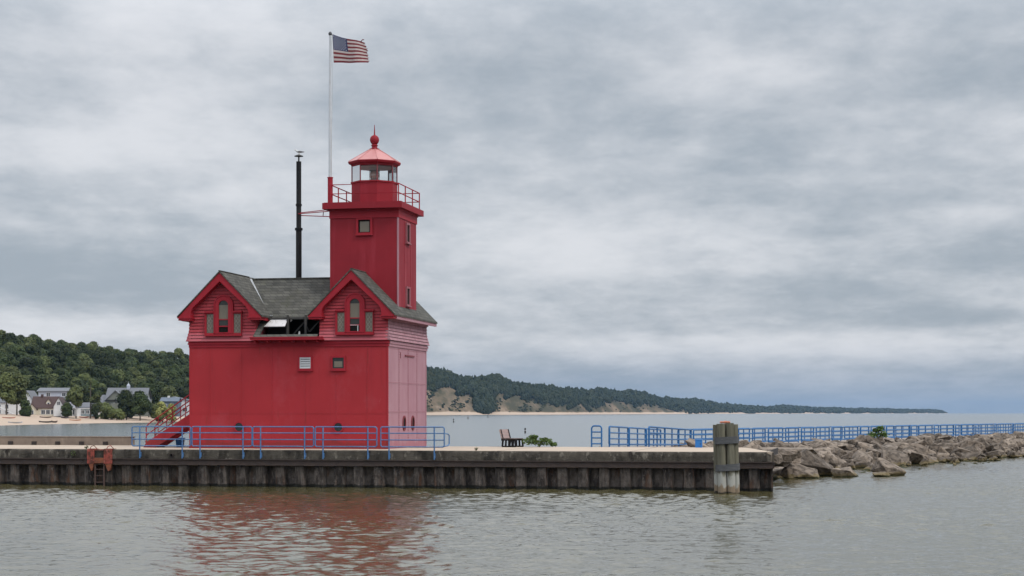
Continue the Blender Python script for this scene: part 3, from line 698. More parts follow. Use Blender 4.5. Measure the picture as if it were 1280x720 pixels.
# louvre and square window
def sqwin(a, b, z0, z1, y, name):
    mb = MB(); mb.ring([(a,z0),(b,z0),(b,z1),(a,z1)], [(a-.08,z0-.08),(b+.08,z0-.08),(b+.08,z1+.08),(a-.08,z1+.08)], y-.06, y+.03); mb.box(a-.12, b+.12, y-.10, y+.02, z0-.13, z0-.08)
    return lh.part(name, mb, M['trim'])
v = sqwin(-.40, .15, 5.66, 6.20, Y0, 'louvre_vent'); mb = MB()
mb.box(-.40, .15, Y0-.012, Y0, 5.66, 6.20); lh.part('vent_back', mb, M['dark'], v); mb = MB()
for k in range(5): z = 5.68+k*.108; mb.raw([(-.38,Y0-.055,z),(.13,Y0-.055,z),(.13,Y0-.016,z+.075),(-.38,Y0-.016,z+.075),(-.38,Y0-.055,z+.012),(.13,Y0-.055,z+.012),(.13,Y0-.016,z+.087),(-.38,Y0-.016,z+.087)], [(0,1,2,3),(4,5,6,7),(0,1,5,4),(0,3,7,4),(1,2,6,5),(2,3,7,6)])
mb.ring([(-.37,5.69),(.12,5.69),(.12,6.17),(-.37,6.17)], [(-.40,5.66),(.15,5.66),(.15,6.20),(-.40,6.20)], Y0-.058, Y0-.01)
lh.part('louvre_slat', mb, M['louvre'], v)
v = sqwin(1.26, 1.83, 5.66, 6.18, Y0, 'square_window'); mb = MB(); mb.box(1.26, 1.83, Y0-.012, Y0, 5.66, 6.18); lh.part('pane', mb, M['glassdark'], v); mb = MB(); mb.box(1.34, 1.75, Y0-.020, Y0-.012, 5.72, 6.0); lh.part('blind', mb, M['blind'], v)
for px_ in (299, 423):
    cx = LX(px_, 3); ang = [2*math.pi*k/24 for k in range(24)]
    mb = MB(); mb.ring([(cx+.21*math.cos(t), 2.80+.21*math.sin(t)) for t in ang], [(cx+.27*math.cos(t), 2.80+.27*math.sin(t)) for t in ang], Y0-.06, Y0+.02); ph_ = lh.part('porthole', mb, M['trim'])
    mb = MB(); mb.prism([(cx+.22*math.cos(t), 2.80+.22*math.sin(t)) for t in ang], Y0-.02, Y0+.01); lh.part('pane', mb, M['glassdark'], ph_)
# tower
mb = MB(); mb.box(TA, TB, TC, TD, 7.3, 13.25); tw = lh.part('tower', mb, M['redtower'])
mb = MB(); mb.box(TB, TB+.012, TC+.07, TD-.01, 8.3, 13.2)
for b in (TC+1.15, TC+2.35): mb.box(TB+.01, TB+.022, b-.025, b+.025, 8.3, 13.2)
mb.box(TB+.01, TB+.02, TC+1.2, TC+2.3, 11.05, 11.09)
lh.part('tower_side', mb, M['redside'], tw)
mb = MB(); mb.box(TB-.05, TB+.025, TC-.025, TC+.06, 8.3, 13.2); tag(lh.part('corner_strip', mb, M['pink'], tw), 'pale pink highlight strip on the tower corner')  # light line of the right front edge, a highlight put into the colour
mb = MB(); mb.box(TA-.02, TA+.06, TC-.02, TC+.06, 8.3, 13.2); lh.part('corner_strip', mb, M['redtower'], tw)
mb = MB(); mb.box(TA-.05, TB+.05, TC-.05, TD+.05, 13.16, 13.55); mb.box(TA-.09, TB+.09, TC-.09, TD+.09, 13.52, 13.60); lh.part('frieze', mb, M['trim'], tw)
mb = MB(); mb.box(TA-.30, TB+.30, TC-.42, TD+.42, 13.60, 13.90); mb.box(TA-.24, TB+.24, TC-.36, TD+.36, 13.90, 13.925); lh.part('gallery_deck', mb, M['redtower'], tw)
mb = MB(); mb.ring([(1.97,12.43),(2.59,12.43),(2.59,13.07),(1.97,13.07)], [(1.86,12.35),(2.70,12.35),(2.70,13.14),(1.86,13.14)], TC-.09, TC+.02); mb.box(1.83, 2.73, TC-.12, TC, 12.29, 12.36); v = lh.part('tower_window', mb, M['trim'], None)
mb = MB(); mb.box(1.96, 2.60, TC-.012, TC+.01, 12.42, 13.08); lh.part('pane', mb, M['dark'], v); mb = MB(); mb.box(2.05, 2.53, TC-.020, TC-.012, 12.47, 12.98); lh.part('blind', mb, M['blind'], v)
for z0, z1, lab in ((12.10, 12.95, None), (8.95, 9.75, None)):
    mb = MB(); b0, b1 = 6.45, 6.95; mb.ring([(b0,z0),(b1,z0),(b1,z1),(b0,z1)], [(b0-.10,z0-.06),(b1+.12,z0-.06),(b1+.12,z1+.09),(b0-.10,z1+.09)], TB-.0, TB+.09, 'yz'); mb.box(TB, TB+.14, b0-.15, b1+.15, z0-.12, z0-.06); v = lh.part('tower_side_window', mb, M['fadedframe'])
    mb = MB(); mb.box(TB+.013, TB+.03, b0, b1, z0, z1); lh.part('pane', mb, M['dark'], v)
# gallery railing
gr = [(.62,4.70),(4.10,4.70),(4.10,8.80),(.62,8.80)]
mb = MB()
for z in (14.35, 14.80): mb.tube([(a,b,z) for a, b in gr], .028, 6, True)
rl = lh.part('gallery_rail', mb, M['trim'], smooth=40)
for a, b in gr+[(4.10,6.0),(4.10,7.4),(.62,6.0),(.62,7.4),(2.4,8.8)]:
    mb = MB(); mb.tube([(a,b,13.90),(a,b,14.82)], .030, 6); lh.part('rail_post', mb, M['trim'], rl, smooth=40)
# lantern
LC = (2.30, 6.72); A0 = math.radians(22.5)
mb = MB(); mb.lathe([(1.16,13.9),(1.16,15.02),(1.21,15.05),(1.21,15.12),(1.05,15.12)], LC, 8, A0); lt = lh.part('lantern_base', mb, M['redtower'])
o8 = [(LC[0]+math.cos(A0+k*math.pi/4), LC[1]+math.sin(A0+k*math.pi/4)) for k in range(8)]
oc = lambda k, r: (LC[0]+r*math.cos(A0+k*math.pi/4), LC[1]+r*math.sin(A0+k*math.pi/4))
for k in range(8):
    a, b = oc(k, 1.14), oc(k+1, 1.14)
    mb = MB(); mb.tube([(a[0],a[1],15.08),(a[0],a[1],16.0)], .032, 6); lh.part('glazing_bar', mb, M['rivet'], lt)
    mb = MB(); mb.face((*a,15.1),(*b,15.1),(*b,15.98),(*a,15.98)); lh.part('lantern_pane', mb, M['glass'], lt)
    mb = MB(); a, b = oc(k, 1.172), oc(k+1, 1.172); c_ = ((a[0]+b[0])/2-LC[0], (a[1]+b[1])/2-LC[1])
mb = MB(); mb.lathe([(1.02,15.86),(1.16,15.90),(1.20,15.98),(1.30,16.02),(1.34,16.10),(1.34,16.14),(1.2,16.16)], LC, 8, A0); lh.part('lantern_eave', mb, M['redtower'])
mb = MB(); mb.lathe([(1.03,15.850),(1.03,15.856)], LC, 8, A0); lh.part('lantern_ceiling', mb, M['white'], lt)
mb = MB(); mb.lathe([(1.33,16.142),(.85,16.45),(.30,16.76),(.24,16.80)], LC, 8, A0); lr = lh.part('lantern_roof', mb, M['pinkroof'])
mb = MB()
for k in range(8): mb.bar((*oc(k,1.32),16.16), (*oc(k,.26),16.80), .035, .03)
lh.part('roof_hip', mb, M['pinkroof'], lr)
mb = MB(); mb.lathe([(.25,16.79),(.25,16.84),(.16,16.86),(.13,16.95),(.17,16.98),(.17,17.02),(.12,17.06),(.18,17.12),(.225,17.22),(.235,17.30),(.21,17.41),(.14,17.49),(.05,17.53),(.035,17.58),(.012,18.05)], LC, 18); lh.part('ball_finial', mb, M['redtower'], lr, smooth=40)
mb = MB(); mb.lathe([(.12,13.95),(.12,15.15),(.24,15.18),(.24,15.28),(.20,15.30)], LC, 14); ls = lh.part('lens_pedestal', mb, M['brass'], smooth=40)
mb = MB(); mb.lathe([(.17,15.28),(.23,15.36),(.25,15.50),(.23,15.64),(.17,15.70)], LC, 14); lh.part('lens', mb, M['lens'], ls, smooth=60)
mb = MB()
for k in range(6):
    t = k*math.pi/3; mb.bar((LC[0]+.26*math.cos(t), LC[1]+.26*math.sin(t), 15.25), (LC[0]+.26*math.cos(t), LC[1]+.26*math.sin(t), 15.72), .018)
mb.lathe([(.27,15.70),(.27,15.74),(.05,15.78)], LC, 14); lh.part('lens_cage', mb, M['brass'], ls)
# chimney pipe and its stay
cx, cy = -2.13, 8.0
mb = MB(); mb.lathe([(.15,9.0),(.15,13.0),(.13,13.05),(.13,16.50),(.10,16.50)], (cx,cy), 16); pp = lh.part('chimney_pipe', mb, M['black'], smooth=40)
mb = MB(); mb.lathe([(.20,12.94),(.20,13.06)], (cx,cy), 16); mb.lathe([(.16,14.2),(.16,14.3)], (cx,cy), 16); lh.part('pipe_collar', mb, M['black'], pp, smooth=40)
mb = MB(); mb.lathe([(.04,16.5),(.04,16.74),(.23,16.76),(.23,16.79),(.05,16.86),(.02,16.87)], (cx,cy), 16); lh.part('pipe_cap', mb, M['beam'], pp, smooth=40)
mb = MB(); mb.tube([(TA-.2,6.4,13.72),(-1.3,7.4,13.82) if False else (cx,cy-.1,13.78)], .025, 6); mb.tube([(TA,7.6,13.52),(cx,cy+.1,13.72)], .025, 6)
mb.tube([(TA,6.9,14.05-.15),(cx,cy,13.84)], .022, 6); mb.tube([(-.4,6.75,13.74),(-.75,7.78,13.62)], .02, 6); mb.tube([(.1,6.6,13.72),(-.4,7.72,13.57)], .02, 6)
lh.part('pipe_stay', mb, M['trim'], pp, smooth=40)

# ------------------------------------------------------------------ flagpole, flag, gull
fp = PT('flagpole', 'slim white flagpole with red base standing on the tower gallery', 'flagpole', .56, 4.83, 13.92)
mb = MB(); mb.lathe([(.13,13.92),(.13,15.15),(.15,15.16),(.15,15.20),(.08,15.21)], (.56,4.83), 12); fp.part('base', mb, M['trim'], smooth=40)
mb = MB(); mb.lathe([(.085,15.0),(.078,18.5),(.055,22.25)], (.56,4.83), 12); fp.part('pole', mb, M['polewhite'], smooth=40)
mb = MB(); mb.lathe([(.03,22.22),(.085,22.27),(.095,22.34),(.06,22.41),(.01,22.44)], (.56,4.83), 12); fp.part('truck', mb, M['ball'], smooth=40)
mb = MB(); mb.tube([(.63,4.76,22.2),(.72,4.70,20.9),(.72,4.72,19.5),(.66,4.75,17.2),(.62,4.78,14.9)], .008, 5); fp.part('halyard', mb, M['rope'])
fl = PT('flag', 'weathered flag of red and white stripes with starry blue corner flying from the white pole', 'flag', .70, 4.76, 20.8)
FW, FH = 1.85, 1.42
def flagpt(u, v):       # u along the fly 0..1, v up 0..1
    wv = u*(.10*math.sin(u*7.5+v*1.2)+.05*math.sin(u*15+2-v*2.5))
    droop = -.60*u**.9*v*(1-.25*u) - .10*u*(1-v) + .03*math.sin(u*9+v*2)*u
    return Vector((.70+FW*u*(1-.055*v)-.03*math.sin(u*6)*u + .07*(1-v), 4.76+wv-.06*u, 20.87+FH*v*(1.0-.02*u)+droop))
nu, nv = 48, 39
class FM: pass
for s_ in list(range(13))+['canton']:
    mb = MB()
    for j in (range(18, nv) if s_ == 'canton' else range(s_*3, s_*3+3)):
        for i in range(nu):
            cant = (i < nu*.42 and j >= 18)
            if cant != (s_ == 'canton'): continue
            fray = .95+.06*mnoise.noise((j*.45, 2.2, 0))-.05*max(0, (j-nv*.62)/nv*2.0)    # tattered fly end
            if (i+1)/nu > fray+.03: continue
            mb.raw([flagpt(i/nu, j/nv), flagpt((i+1)/nu, j/nv), flagpt((i+1)/nu, (j+1)/nv), flagpt(i/nu, (j+1)/nv)], [(0,1,2,3)])
    nm = 'canton' if s_ == 'canton' else ('red_stripe' if s_ % 2 == 0 else 'white_stripe')
    fl.part(nm, mb, {'canton':M['fblue'],'red_stripe':M['fred'],'white_stripe':M['fwhite']}[nm], fix=False)
a = flagpt(.80,.97); mb = MB(); mb.tube([a, a+Vector((.06,.02,.03)), a+Vector((.13,.0,.10)), a+Vector((.19,.03,.09))], [.02,.025,.02,.03], 5); fl.part('torn_strip', mb, M['fred'])
mb = MB()
for r_ in range(9):
    for c_ in range(6 if r_ % 2 == 0 else 5):
        u = .42*(.083+(c_*2+(r_ % 2))*.083); v = 6/13+(7/13)*(.1+r_*.1)
        p = flagpt(u, v); du = (flagpt(u+.01,v)-p).normalized(); dv = (flagpt(u,v+.01)-p).normalized(); n = du.cross(dv)
        pts = []
        for k in range(10):
            rad = .036 if k % 2 == 0 else .015; t = math.pi/2+k*math.pi/5; pts.append(p+du*rad*math.cos(t)+dv*rad*math.sin(t))
        for sgn in (1, -1): mb.face(*[q_+n*.006*sgn for q_ in pts])
fl.part('star', mb, M['fstar'], fix=False)
mb = MB(); mb.tube([flagpt(0,v/10)+Vector((-.01,0,0)) for v in range(11)], .014, 5); fl.part('hoist_band', mb, M['rope'])
gl = PT('seagull', 'small grey and white gull perched on top of the black chimney pipe', 'gull', cx, cy, 16.87)
mb = MB(); B_ = Vector((cx, cy, 16.87))
def along(pts, radii, n=10): mb.tube([B_+Vector(p) for p in pts], radii, n)
along([(.27,0,.10),(.20,0,.115),(.08,0,.135),(-.04,0,.15),(-.11,0,.175),(-.14,0,.215),(-.165,0,.235),(-.20,0,.232)], [.012,.03,.065,.072,.05,.036,.040,.014])
gb = gl.part('body', mb, M['gull'], smooth=80)
for s in (-1, 1):
    mb = MB(); along([(-.05,s*.055,.165),(.08,s*.060,.155),(.20,s*.035,.135),(.32,s*.01,.125)], [.02,.036,.026,.006], 6); gl.part('wing', mb, M['gullgrey'], smooth=80)
    mb = MB(); along([(.02,s*.025,.09),(.015,s*.025,.0)], [.007,.007], 5); gl.part('leg', mb, M['beak'])
mb = MB(); along([(-.195,0,.232),(-.25,0,.222)], [.012,.003], 6); gl.part('beak', mb, M['beak'])

# ------------------------------------------------------------------ red stairs at the left end
stx = PT('metal_staircase', 'steep red metal stairs rising from the pier deck to the lighthouse end wall', 'stairs', -7.6, 4.7, DZ)
sa, sb, za, zb_ = -9.05, X0-.02, DZ, 3.72
for y in (4.25, 5.35):
    mb = MB(); mb.raw([(sa-.02,y-.04,za),(sa+.62,y-.04,za),(sb,y-.04,zb_-.52),(sb,y-.04,zb_),(sa+.15,y-.04,za+.28),(sa-.02,y+.04,za),(sa+.62,y+.04,za),(sb,y+.04,zb_-.52),(sb,y+.04,zb_),(sa+.15,y+.04,za+.28)], [(0,1,2,3,4),(9,8,7,6,5),(0,5,6,1),(1,6,7,2),(2,7,8,3),(3,8,9,4),(4,9,5,0)]); stx.part('stringer', mb, M['red'])
for k in range(9):
    u = (k+.5)/9; x_ = sa+.22+(sb-sa-.22)*u; z_ = za+.20+(zb_-za-.24)*u; mb = MB(); mb.box(x_-.14, x_+.14, 4.29, 5.31, z_-.02, z_+.015); stx.part('tread', mb, M['siding'])
hz0, hz1 = 2.86, 4.72
for y in (4.25, 5.35):
    mb = MB(); mb.tube([(sa+.12,y,za+.2),(sa+.12,y,hz0-.12),(sa+.17,y,hz0),(sa+.3,y,hz0+.12),(sb-.02,y,hz1),(sb-.02,y,hz1-.02)], .030, 8); stx.part('handrail', mb, M['trim'], smooth=40)
    mb = MB(); mb.tube([(sa+.12,y,hz0-.52),(sa+.25,y,hz0-.40),(sb,y,hz1-.50)], .026, 8); stx.part('mid_rail', mb, M['trim'], smooth=40)
    for u in (.26, .52, .76, .95):
        x_ = sa+(sb-sa)*u; zt = za+.1+(zb_-za-.1)*u; mb = MB(); mb.tube([(x_,y,zt-.1),(x_,y,hz0+.12+(hz1-hz0-.12)*(x_-sa-.3)/(sb-sa-.32))], .024, 8); stx.part('rail_post', mb, M['trim'], smooth=40)
bx = PT('blue_bin', 'small blue plastic bin standing under the red stairs', 'bin', -8.05+.3, 5.8, DZ)
mb = MB(); a = -7.75; mb.raw([(a-.14,5.65,DZ),(a+.14,5.65,DZ),(a+.14,5.95,DZ),(a-.14,5.95,DZ),(a-.18,5.6,DZ+.44),(a+.18,5.6,DZ+.44),(a+.18,6.0,DZ+.44),(a-.18,6.0,DZ+.44)], [(0,3,2,1),(0,1,5,4),(1,2,6,5),(2,3,7,6),(3,0,4,7)]); bx.part('tub', mb, M['bluebox'])
mb = MB(); mb.box(a-.2, a+.2, 5.58, 6.02, DZ+.44, DZ+.48); bx.part('lid', mb, M['bluebox'])

# ------------------------------------------------------------------ front railing
def rrect(x0, x1, z0, z1, r, y, n=5):
    pts = []
    for cx_, cz_, a0 in ((x1-r,z0+r,-90),(x1-r,z1-r,0),(x0+r,z1-r,90),(x0+r,z0+r,180)):
        for k in range(n+1):
            t = math.radians(a0+90*k/n); pts.append((cx_+r*math.cos(t), y, cz_+r*math.sin(t)))
    return pts
labs = ['blue pipe railing panel nearest the foot of the red stairs', 'blue railing panel below the left porthole of the red wall', 'blue railing panel right of the left porthole, middle of five', 'blue railing panel below the right porthole of the red wall', 'blue railing panel crossing the pink end wall, with end loop']
for (a, b, p1, p2), lab in zip([(165,238.4,175,228),(240,315,250.3,304),(316,392,326,381),(394,471,404,460),(476,555.3,486.5,543)], labs):
    y = -.10; a, b, p1, p2 = [LX(q_, y) for q_ in (a, b, p1, p2)]
    t = PT('guard_railing', lab, 'railing', (a+b)/2, y, 1.3, 'blue railing panels along the pier front')
    mb = MB(); mb.tube(rrect(a, b, 1.92, 2.84, .09, y), .030, 8, True); t.part('frame', mb, M['bluerail'], smooth=40)
    for z in (2.24, 2.55):
        mb = MB(); mb.tube([(a, y, z), (b, y, z)], .026, 8); t.part('rail', mb, M['bluerail'], smooth=40)
    for p_ in (p1, p2):
        mb = MB(); mb.tube([(p_, y-.03, 1.33), (p_, y-.03, 2.84)], .033, 8); mb.box(p_-.036, p_+.036, y-.02, y+.09, 1.40, 1.62); t.part('post', mb, M['bluerail'], smooth=40)
    if 'end loop' in lab:
        mb = MB(); mb.tube([(b,y,2.55),(b+.06,y+.4,2.52),(b+.09,y+.6,2.45),(b+.09,y+.6,2.05),(b+.06,y+.4,1.97),(b,y,1.95)], .028, 8); t.part('end_loop', mb, M['bluerail'], smooth=40)

# ------------------------------------------------------------------ ladder, drain, bollard cluster
ld = PT('dock_ladder', 'peeling orange steel ladder frame let into the pier edge', 'ladder', -9.45, -.1, .3)
l0, l1 = LX(109.5,-.1), LX(140.5,-.1)
for a, b in ((l0, l0+.36), (l1-.42, l1)):
    mb = MB(); mb.box(a, b, -.16, -.10, 1.06, 1.76); mb.box(a, b, -.10, .35, 1.756, 1.775); ld.part('side_plate', mb, M['orange'])
    mb = MB(); mb.raw([(a+.06,-.14,1.06),(b-.02,-.14,1.06),(b-.12,-.14,.74),(a+.20,-.14,.70),(a+.06,.05,1.06),(b-.02,.05,1.06),(b-.12,.05,.74),(a+.20,.05,.70)], [(0,1,2,3),(4,7,6,5),(0,3,7,4),(1,5,6,2),(2,6,7,3),(0,4,5,1)]); ld.part('leg', mb, M['rusty'])
    mb = MB(); mb.tube([(a+.1,-.05,1.76),(a+.14,-.0,1.88),(a+.24,.1,1.92),(a+.32,.25,1.77)], .018, 6); ld.part('grab_loop', mb, M['orange'])
mb = MB(); mb.box(l0+.36, l1-.42, -.15, -.10, 1.08, 1.34); ld.part('cross_plate', mb, M['rusty'])
mb = MB(); mb.box(l0+.36, l1-.42, -.13, -.05, 1.70, 1.75); ld.part('top_bar', mb, M['orange'])
for z in (.16, .47, .78):
    mb = MB(); mb.tube([(l0+.38,-.06,z),(l1-.44,-.06,z)], .022, 6); ld.part('rung', mb, M['rung'])
for a in (l0+.38, l1-.44):
    mb = MB(); mb.box(a-.03, a+.03, -.1, -.03, -.2, 1.06); ld.part('rail', mb, M['rung'])
dr = PT('drain_pipe', 'small black drain pipe end in the pier cap under the first railing', 'pipe', LX(215,0), -.05, 1.45)
a = LX(215,0); mb = MB(); ang = [2*math.pi*k/14 for k in range(14)]
mb.ring([(a+.07*math.cos(t), 1.47+.07*math.sin(t)) for t in ang], [(a+.095*math.cos(t), 1.47+.095*math.sin(t)) for t in ang], -.12, .03); dr.part('rim', mb, M['notch'])
mb = MB(); mb.prism([(a+.07*math.cos(t), 1.47+.07*math.sin(t)) for t in ang], -.04, .0); dr.part('bore', mb, M['dark'])
DX, DY = (907-640)/FPX*76.4, 76.4
dol = thing('mooring_dolphin', 'cluster of weathered timber piles bound with grey bands beside the pier end', 'mooring post', (DX, DY, 0))
for px_, py_, r_, top in ((-.225,-.17,.185,3.02),(.155,-.19,.175,3.06),(-.40,.12,.14,2.98),(.40,.10,.15,3.0),(-.08,.22,.17,3.03),(.22,.30,.16,2.96)):
    mb = MB(); n = 14; seg = 16; vs = []; fs = []
    sh = .07
    for j in range(seg+1):
        z = -2+(top+2)*j/seg
        for k in range(n):
            t = 2*math.pi*k/n; rr_ = r_*(1.06-.05*j/seg)*(1+.05*mnoise.noise((math.cos(t)*1.5+px_*9, math.sin(t)*1.5, z*.6+py_*7)))
            vs.append((px_+sh*(1-z/3)+rr_*math.cos(t), py_+rr_*math.sin(t), z+(.015*mnoise.noise((t,px_*5,1)) if j == seg else 0)))
    for j in range(seg):
        for k in range(n): fs.append((j*n+k, j*n+(k+1)%n, (j+1)*n+(k+1)%n, (j+1)*n+k))
    fs.append(tuple(seg*n+k for k in range(n)))
    mb.raw(vs, fs); mb.build('timber_pile', M['timber'], dol, smooth=50)
for z0, z1, sh in ((2.16,2.46,.01),(.98,1.27,.05)):
    mb = MB(); pts = [(-.50+sh,-.10),(-.44+sh,-.34),(-.30+sh,-.405),(.28+sh,-.405),(.43+sh,-.32),(.57+sh,-.05),(.55+sh,.35),(.2+sh,.52),(-.35+sh,.42)]
    inn = [(a*.86, b*.86) for a, b in pts]; n = len(pts)
    tl = lambda a: .06*a
    vs = [(a,b,z0+tl(a)) for a,b in pts]+[(a,b,z1+tl(a)) for a,b in pts]+[(a,b,z0+tl(a)) for a,b in inn]+[(a,b,z1+tl(a)) for a,b in inn]
    fs = []
    for i in range(n):
        j = (i+1)%n; fs += [(i,j,n+j,n+i),(n+i,n+j,3*n+j,3*n+i),(2*n+i,i+0,j,2*n+j),(2*n+j,3*n+j,3*n+i,2*n+i)]
    mb.raw(vs, fs); bnd = mb.build('timber_band', M['band'], dol, smooth=30)
mb = MB(); mb.tube([(.20*math.cos(t)-.02, .16*math.sin(t)+.05, 3.09+.02*math.sin(3*t)) for t in [2*math.pi*k/16 for k in range(16)]], .035, 6, True); mb.tube([(-.2,-.05,3.09),(.0,-.0,3.13),(.18,-.1,3.09)], .03, 6); mb.build('rusty_strap', M['coil'], dol, smooth=60)

# ------------------------------------------------------------------ bench, plants
bn = thing('park_bench', 'slatted bench with pale pink backrest and black legs alone on the pier', 'bench', P(8.92, 9.2, DZ), math.radians(68))
bn.scale = (.80,.92,.92)
# bench looks along its local -y... built facing +y' then turned: x = length, y = depth
for s in (-.62, .62):
    mb = MB(); mb.box(s-.05, s+.05, -.42, .42, 0, .07); mb.box(s-.05, s+.05, -.42, .46, .36, .44)
    for k in range(5): y_ = -.38+k*.19; mb.bar((s, y_*1.05, .05), (s, y_*.95, .38), .09, .075)
    mb.bar((s, .36, .38), (s, .52, .98), .09, .10)
    mb.build('side_frame', M['benchblack'], bn)
for k in range(3):
    mb = MB(); y_ = -.38+k*.28; mb.box(-.75, .75, y_, y_+.24, .445, .49); mb.build('seat_slat', M['benchseat'], bn)
for k in range(3):
    mb = MB(); z_ = .50+k*.165; y_ = .36+.265*(z_-.44); mb.raw([(-.75,y_,z_),(.75,y_,z_),(.75,y_+.04,z_+.15),(-.75,y_+.04,z_+.15),(-.75,y_+.05,z_-.01),(.75,y_+.05,z_-.01),(.75,y_+.09,z_+.14),(-.75,y_+.09,z_+.14)], [(0,1,2,3),(7,6,5,4),(0,4,5,1),(1,5,6,2),(2,6,7,3),(3,7,4,0)]); mb.build('back_slat', M['benchslat'], bn)
def leafy(n, rx, ry, h, size, rng, lobes=None):
    mb = MB()
    for i in range(n):
        if lobes: cx_, cy_, cz_, rr = rng.choice(lobes)
        else: cx_, cy_, cz_, rr = 0, 0, h*.5, 1
        d = Vector((rng.gauss(0,1), rng.gauss(0,1), rng.gauss(0,1))).normalized()*(rng.random()**.4)
        p = Vector((cx_+d.x*rx*rr, cy_+d.y*ry*rr, cz_+d.z*h*.5*rr))
        if p.z < 0: p.z = abs(p.z)*.3
        u = Vector((rng.gauss(0,1), rng.gauss(0,1), rng.gauss(0,.6))).normalized(); v = u.cross(Vector((rng.gauss(0,1), rng.gauss(0,1), rng.gauss(0,1)))).normalized()
        s = size*rng.uniform(.6,1.3)
        mb.raw([p-u*s, p+v*s*.45, p+u*s, p-v*s*.45], [(0,1,2,3)])
    return mb
def stems(n, rx, ry, h, rng, lean=(0,0)):
    mb = MB()
    for i in range(n):
        a = rng.uniform(0,6.28); r_ = rng.random()**.5; tip = Vector((math.cos(a)*rx*r_+lean[0], math.sin(a)*ry*r_+lean[1], h*rng.uniform(.55,.95)))
        mb.tube([(0,0,0), tip*.5+Vector((0,0,.08*h)), tip], [.012,.009,.004], 4)
    return mb
def plant(name, label, loc, rx, ry, h, n, size, seed, lobes=None, m='leafplant'):
    rng = random.Random(seed); t = thing(name, label, 'plant', loc)
    leafy(n, rx, ry, h, size, rng, lobes).build('foliage', M[m], t, fix=False); stems(9, rx, ry, h, rng).build('stem', M['bark'], t)
plant('leafy_plant', 'low leafy green plant sprawling beside the bench', P(10.30, 9.3, DZ), .52, .4, .52, 900, .075, 3, [(-.50,0,.30,.80),(-.1,0,.27,.8),(.34,0,.26,.75),(.70,0,.14,.40),(-.30,.1,.50,.5),(.25,0,.38,.45)])
plant('leafy_plant', 'small green plant growing at the foot of the red stairs', P(LX(188,6.2), 6.2, DZ), .28, .25, .35, 130, .05, 4, [(-.1,0,.22,.8),(.2,0,.3,.8)])
plant('weed_tuft', 'yellow-green weed hanging from the pier edge left of the ladder', P(LX(92,-.05), -.08, 1.42), .14, .06, .3, 60, .035, 5)
plant('weed_tuft', 'dry grass tuft at the pier edge right of the ladder-side deck', P(LX(107,.2), .25, DZ), .14, .06, .18, 26, .04, 6)
plant('weed_tuft', 'tiny weed sprouting from the deck edge left of the bench', P(LX(595,.15), .2, DZ), .10, .06, .16, 24, .035, 8)

# ------------------------------------------------------------------ breakwater: walkway, railings, boulders
A12 = math.radians(12.5); A32 = math.radians(32)
wn = [(5.97, 91.0, DZ-.01), (10.3, 111.0, 1.38), (14.0, 117.5, 1.36), (14.0+math.sin(A32)*120, 117.5+math.cos(A32)*120, 1.36)]
mb = MB(); hw = .95
edge = []
for i, (x, y, z) in enumerate(wn):
    d = Vector((wn[min(i+1,3)][0]-wn[max(i-1,0)][0], wn[min(i+1,3)][1]-wn[max(i-1,0)][1], 0)).normalized(); n = Vector((d.y,-d.x,0))
    edge.append((Vector((x,y,z))-n*(hw+.4), Vector((x,y,z))+n*(hw+.4)))
for i in range(3):
    (a0, b0), (a1, b1) = edge[i], edge[i+1]; dz = Vector((0,0,-1.6))
    mb.face(a0,b0,b1,a1); mb.face(b0,b0+dz,b1+dz,b1); mb.face(a0+dz,a0,a1,a1+dz); 
    if i == 0: mb.face(a0,a0+dz,b0+dz,b0)
tag(mb.build('breakwater_walkway', M['walk']), kind='structure')
# one railing panel of each length, built along local x
def panel(L_, mids, label):
    t = thing('guard_railing', label, 'railing', (0,0,0), 0, 'blue railing panels along the breakwater walkway')
    mb = MB(); mb.tube(rrect(0, L_, .12, 1.05, .12, 0), .052, 6, True); mb.build('frame', M['bluedeep'], t, smooth=40)
    for z in (.42, .73):
        mb = MB(); mb.tube([(0,0,z),(L_,0,z)], .043, 6); mb.build('rail', M['bluedeep'], t, smooth=40)
    for k in range(mids+2):
        x = .0 if k == 0 else (L_ if k == mids+1 else L_*k/(mids+1)); x = min(max(x,.02),L_-.02)
        mb = MB(); mb.tube([(x,.0,-.05),(x,.0,(1.03 if 0 < k <= mids else .9))], .042, 6); mb.build('post', M['bluedeep'], t, smooth=40)
    return t
p44 = None; p58 = None
def path_row(side):
    out = []
    off = hw*side
    pts = []
    for i, (x, y, z) in enumerate(wn):
        d = Vector((wn[min(i+1,3)][0]-wn[max(i-1,0)][0], wn[min(i+1,3)][1]-wn[max(i-1,0)][1], 0)).normalized(); n = Vector((d.y,-d.x,0))
        pts.append(Vector((x,y,z))+n*off)
    return pts
